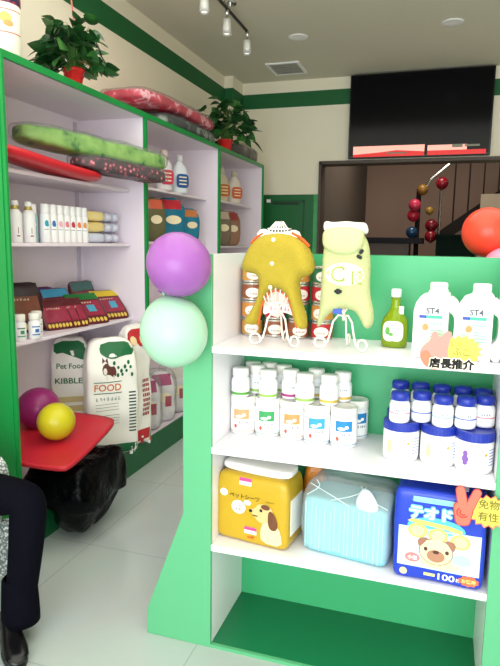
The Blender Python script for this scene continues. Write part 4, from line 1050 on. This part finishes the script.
snackbag((-1.995,4.50,1.5005),'blue bag with orange corner at the right of the middle shelf',(26,120,150),(200,120,70),.20,.27,.09,4,PI/2-.5,'bags on the middle unit middle shelf')
u3 = [(-2.0,5.02,(180,196,180),(30,130,84),'clear bottle with green label on the farthest unit upper shelf'),(-2.02,5.32,(214,196,170),(196,110,50),'clear bottle with orange label on the farthest unit upper shelf'),
      (-2.0,5.62,(226,214,200),(206,90,50),'clear bottle with red orange label on the farthest unit upper shelf'),(-2.12,5.18,(196,206,196),(150,150,120),'pale bottle behind the green-labelled one'),
      (-2.12,5.50,(206,196,180),(190,150,80),'pale bottle behind the orange-labelled one')]
for x,y,c,l_,lab in u3: bagged((x,y,1.8805),lab,c,l_,h=.31,w=.17,grp='bottles on the farthest unit upper shelf',top=(200,190,170))
for k,(y,c1,c2,lab) in enumerate([(5.0,(150,130,110),(110,90,70),'brown pouch at the left of the farthest unit middle shelf'),(5.26,(120,104,88),(190,170,150),'grey brown pouch in the middle of the farthest unit middle shelf'),(5.52,(150,110,90),(150,60,60),'brown and red pouch at the right of the farthest unit middle shelf')]):
    snackbag((-2.0,y,1.4705),lab,c1,c2,.21,.33,.09,7+k,PI/2-.6,'pouches on the farthest unit middle shelf')
for k,(y,lab) in enumerate([(3.66,'white litter bag nearest the red-topped sack'),(3.90,'white litter bag with crimson print in the middle'),(4.15,'white litter bag beside the green side wing')]):
    t = snackbag((-1.96,y,.1705),lab,(222,214,216),(170,50,110) if k < 2 else (206,196,190),.22,.38,.12,20+k,PI/2-.75,'white litter bags on the bottom deck')
    pb = [c for c in COL.objects if c.parent is t and c.name.startswith('bag')][0]
    ob('red_print', onto(grid(.02,.07,.12,.20,3,3), pb, .003), M('crimson_print',(170,60,80),.5), t)
    ob('plastic_wrap', soft(.24,.135,.40,e=5,n=12,amp=.010,freq=12,seed=30+k), CLEAR, t, smooth=True)

# ================================================================ red lid on black bag
t = thing('plastic_tray', 'wide red plastic tray resting on a black rubbish bag', 'tray', (-1.90,2.52,.445))
def zc_(x,y): return .035+.035*(y)/.28
o = smoothpts([(.25,-.285),(.30,-.25),(.245,.22),(.20,.30),(-.10,.31),(-.30,.28),(-.34,.0),(-.33,-.27),(-.05,-.283)],2)
ob('tray_shell', slabm(o,.022,.010), M('red_lid_m',(204,38,54),.42,var=.05,vscale=5), t, smooth=True)
def bfn(q):
    up = max(0,min(1,(q.z-.17)/.06)); x = q.x
    if x < 0: x *= 1+1.6*up
    lo = max(0,(.30-q.z)/.30); k = 1-.55*lo*lo
    return ((x+.11)*(1-.35*lo)-.11 if up == 0 else x, q.y*k+.045-.02*lo, q.z+.012*lo)
bb_ = soft(.235,.49,.425,e=4,n=24,amp=.022,freq=9,seed=4,fn=bfn)
t = tag(ob('rubbish_bag', bb_, M('black_bin_bag',(3,3,5),.18,.1,bump=1,bscale=26), None, smooth=True), 'glossy black plastic rubbish bag slumped below the red plastic tray', 'bag')
t.location = (-1.685,2.50,.0)

# ================================================================ seated person and chair
wick = spots('white_wicker', [(.1,(236,240,238)),(.35,(214,220,218)),(.6,(120,130,128))], 90, .5, tex='vor')
t = thing('wicker_chair', 'white woven wicker armchair at the left edge under the seated person', 'chair', (-1.86,1.66,0))
ob('seat', soft(.48,.44,.10,e=6,n=8), wick, t, smooth=True, loc=(0,0,.35))
ob('backrest', soft(.07,.54,.46,e=6,n=8), wick, t, smooth=True, loc=(-.26,0,.38))
for s in (-1,1):
    ob('armrest', soft(.46,.05,.30,e=4,n=10), wick, t, smooth=True, loc=(-.02,s*.245,.34))
    for sx in (-.22,.20):
        ob('leg', L([(.016,0),(.02,.35)],12), wick, t, loc=(sx,s*.235,0))
ob('apron', B(-.20,.20,-.235,-.225,.22,.35), wick, t)
ob('apron', B(-.20,.20,.225,.235,.10,.35), wick, t)

def skin(name, verts, edges, mat, parent, sub=2, root=0, label=None):
    me = bpy.data.meshes.new(name); me.from_pydata([v[:3] for v in verts], edges, []); me.update()
    o = bpy.data.objects.new(name, me); COL.objects.link(o); o.parent = parent
    o.modifiers.new('skin','SKIN'); me.materials.append(mat)
    if not me.skin_vertices: me.attributes if False else None
    sv = me.skin_vertices[0].data
    for i, v in enumerate(verts):
        r = v[3]; sv[i].radius = (r, v[4] if len(v) > 4 else r); sv[i].use_root = (i == root)
    md = o.modifiers.new('sub','SUBSURF'); md.levels = sub; md.render_levels = sub
    dg = bpy.context.evaluated_depsgraph_get(); dg.update()
    m2 = bpy.data.meshes.new_from_object(o.evaluated_get(dg))
    for p in m2.polygons: p.use_smooth = True
    o.modifiers.clear(); o.data = m2
    if not m2.materials: m2.materials.append(mat)
    if label: o['label'] = label
    return o
suit = M('dark_navy_cloth',(9,9,19),.9,.08,var=.2,vscale=10,bump=.5,bscale=14)
sk = M('skin_tone',(222,176,146),.5,sss=.1); shoe_m = M('black_leather',(10,10,14),.22)
pr_ = thing('person', 'seated person in dark navy trousers and black leather shoes at the left edge', 'person', (-1.86,1.66,0))
# local frame: person faces +x; hips at the chair
yR, yL = .065, -.115   # leg nearer the shelf and leg nearer the camera
near = [(.40,yR+.0,.60),(.42,yR+.01,.10)]
tv_ = [(-.08,-.02,.545,.15,.12),(-.09,-.02,.72,.145,.11),(-.08,-.02,.90,.17,.12),(-.07,-.02,.995,.10,.09),
       (-.0,.06,.535,.10),(.20,.065,.545,.092),(.445,.055,.560,.076),(.462,.055,.535,.074),(.445,.05,.36,.066),(.415,.045,.16,.060),(.412,.045,.12,.058),
       (-.02,-.12,.535,.10),(.15,-.22,.545,.090),(.31,-.29,.54,.074),(.315,-.295,.52,.072),(.28,-.31,.34,.066),(.26,-.32,.16,.062),(.26,-.32,.12,.060),
       (-.07,.17,.94,.058),(-.13,.22,.71,.048),(.0,.13,.645,.040),
       (-.07,-.21,.94,.058),(-.13,-.28,.71,.048),(.01,-.23,.66,.040)]
te = [(0,1),(1,2),(2,3),(0,4),(4,5),(5,6),(6,7),(7,8),(8,9),(9,10),(0,11),(11,12),(12,13),(13,14),(14,15),(15,16),(16,17),(2,18),(18,19),(19,20),(2,21),(21,22),(22,23)]
ob_suit = skin('suit', tv_, te, suit, pr_, label='dark navy trousers and jacket')
ob('head', xf(soft(.19,.155,.235,e=2.4,n=12), loc=(-.045,-.02,1.09)), sk, pr_, smooth=True)
ob('neck', tube(NB(), [(-.07,-.02,.98),(-.06,-.02,1.13)], [.06,.055], 16), sk, pr_, smooth=True)
ob('nose', xf(soft(.03,.026,.045,e=2.4,n=6), loc=(.052,-.02,1.175)), sk, pr_, smooth=True)
ob('mouth', xf(soft(.01,.045,.012,e=2.4,n=6), loc=(.043,-.02,1.145)), M('lips',(180,100,90),.5), pr_, smooth=True)
for s in (-1,1):
    ob('eye', xf(soft(.012,.026,.014,e=2.2,n=6), loc=(.040,-.02+s*.032,1.205)), M('eye_dark',(30,22,20),.2), pr_, smooth=True)
    ob('ear', xf(soft(.035,.016,.055,e=2.4,n=6), loc=(-.045,-.02+s*.078,1.175)), sk, pr_, smooth=True)
ob('hair', xf(soft(.20,.168,.16,e=2.5,n=12), loc=(-.062,-.02,1.185)), M('black_hair',(20,17,16),.5,bump=.4,bscale=90), pr_, smooth=True)
def hand_(wx, wy, wz, s):
    hv = [(wx,wy,wz,.026,.022),(wx+.045,wy,wz-.012,.036,.016),(wx+.085,wy,wz-.018,.038,.014)]
    he = [(0,1),(1,2)]
    for k, (dy, ln) in enumerate(((-.030,.062),(-.010,.072),(.011,.068),(.030,.052))):
        i = len(hv); hv += [(wx+.09,wy+dy,wz-.018,.0095),(wx+.09+ln*.5,wy+dy*1.1,wz-.022,.009),(wx+.09+ln,wy+dy*1.15,wz-.040,.0078)]
        he += [(2,i),(i,i+1),(i+1,i+2)]
    i = len(hv); hv += [(wx+.035,wy-s*.034,wz-.012,.011),(wx+.07,wy-s*.055,wz-.022,.0095)]; he += [(1,i),(i,i+1)]
    skin('hand', hv, he, sk, pr_, sub=1)
hand_(.0,.12,.655,1); hand_(.02,-.225,.672,-1)
def shoe(x, y, a):
    up = NB(); N = 14; sec = []
    # sections along length: (s, halfwidth, height)
    S_ = [(-.115,.026,.070),(-.10,.034,.085),(-.05,.036,.105),(.0,.037,.095),(.04,.041,.072),(.09,.045,.056),(.13,.041,.046),(.155,.028,.036),(.165,.010,.026)]
    for s, w, h in S_:
        ring = []
        for k in range(N):
            u = 2*PI*k/N; cx_ = math.cos(u); sz_ = math.sin(u)
            ring.append(up.verts.new((s, w*math.copysign(abs(cx_)**.7,cx_), .014+(h-.014)/2*(1+math.copysign(abs(sz_)**.8,sz_)))))
        sec.append(ring)
    for a_, b_ in zip(sec, sec[1:]):
        for k in range(N): up.faces.new((a_[k],a_[(k+1)%N],b_[(k+1)%N],b_[k]))
    up.faces.new(sec[0]); up.faces.new(sec[-1])
    u_ = ob('shoe', up, shoe_m, pr_, smooth=True, loc=(x,y,0), rot=(0,0,a))
    sl = smoothpts([(-.12,-.032),(-.02,-.036),(.09,-.048),(.16,-.025),(.17,0),(.16,.025),(.09,.048),(-.02,.036),(-.12,.032)],2)
    b = NB(); A_ = [b.verts.new((x_,y_,0)) for x_,y_ in sl]; B_ = [b.verts.new((x_,y_,.016)) for x_,y_ in sl]
    b.faces.new(A_); b.faces.new(B_)
    for i in range(len(sl)): j = (i+1)%len(sl); b.faces.new((A_[i],A_[j],B_[j],B_[i]))
    ob('sole', b, M('shoe_sole',(18,16,18),.5), u_)
    if 0: ob('lace', merge(*[xf(tube(NB(), [(0,-.018,0),(0,0,.006),(0,.018,0)], .0022, 6), loc=(.012+.014*i,0,.094-.0075*i)) for i in range(4)]), BLACK, u_)
for cx_, cy_ in ((.412,.045),(.26,-.32)):
    ob('trouser_cuff', L([(.060,.076),(.070,.072),(.0705,.10),(.068,.16),(.063,.24),(.055,.25)],24,cap=False,c=(cx_,cy_)), suit, pr_, smooth=True)
shoe(.40,.00,-.72); shoe(.275,-.345,-.55)

# ================================================================ lights, world, camera
w = bpy.data.worlds.new('World'); S.world = w; w.use_nodes = True
bgn = w.node_tree.nodes['Background']; bgn.inputs['Color'].default_value = (.80,.90,1,1); bgn.inputs['Strength'].default_value = 1.6
def area(name, loc, rot, sx, sy, e, col=(1,1,1)):
    l = bpy.data.lights.new(name,'AREA'); l.shape = 'RECTANGLE'; l.size = sx; l.size_y = sy; l.energy = e; l.color = col
    o = bpy.data.objects.new(name, l); COL.objects.link(o); o.location = loc; o.rotation_euler = rot; return o
area('window_daylight', (.2,-2.4,1.5), (PI/2,0,0), 4.2, 2.7, 135, (.93,.98,1))
area('ceiling_fill', (-.3,1.6,3.2), (0,0,0), 3.2, 4.2, 62, (1,.97,.90))  # unseen fill added overhead to brighten walls and floor
area('hall_fill', (-.4,8.0,3.55), (0,0,0), 1.0, 1.0, 34, (1,.86,.72))  # added fill with no visible fitting, lifts the dim hall

cam = bpy.data.cameras.new('camera'); co = bpy.data.objects.new('camera', cam); COL.objects.link(co); S.camera = co
f, pi_, ro, ya = 593.89, .1505, .0143, .3121
r0 = Vector((math.cos(ya),math.sin(ya),0)); fw = Vector((-math.sin(ya)*math.cos(pi_),math.cos(ya)*math.cos(pi_),-math.sin(pi_)))
u0 = Vector((-math.sin(ya)*math.sin(pi_),math.cos(ya)*math.sin(pi_),math.cos(pi_)))
R_ = r0*math.cos(ro)+u0*math.sin(ro); U_ = u0*math.cos(ro)-r0*math.sin(ro)
m = Matrix((R_,U_,-fw)).transposed().to_4x4(); m.translation = (0,0,1.5); co.matrix_world = m
cam.sensor_fit = 'VERTICAL'; cam.sensor_height = 24; cam.lens = f/666*24; cam.clip_start = .05
S.view_settings.view_transform = 'Standard'; S.view_settings.look = 'None'; S.view_settings.gamma = 1
S.view_settings.use_curve_mapping = False; S.view_settings.exposure = .35
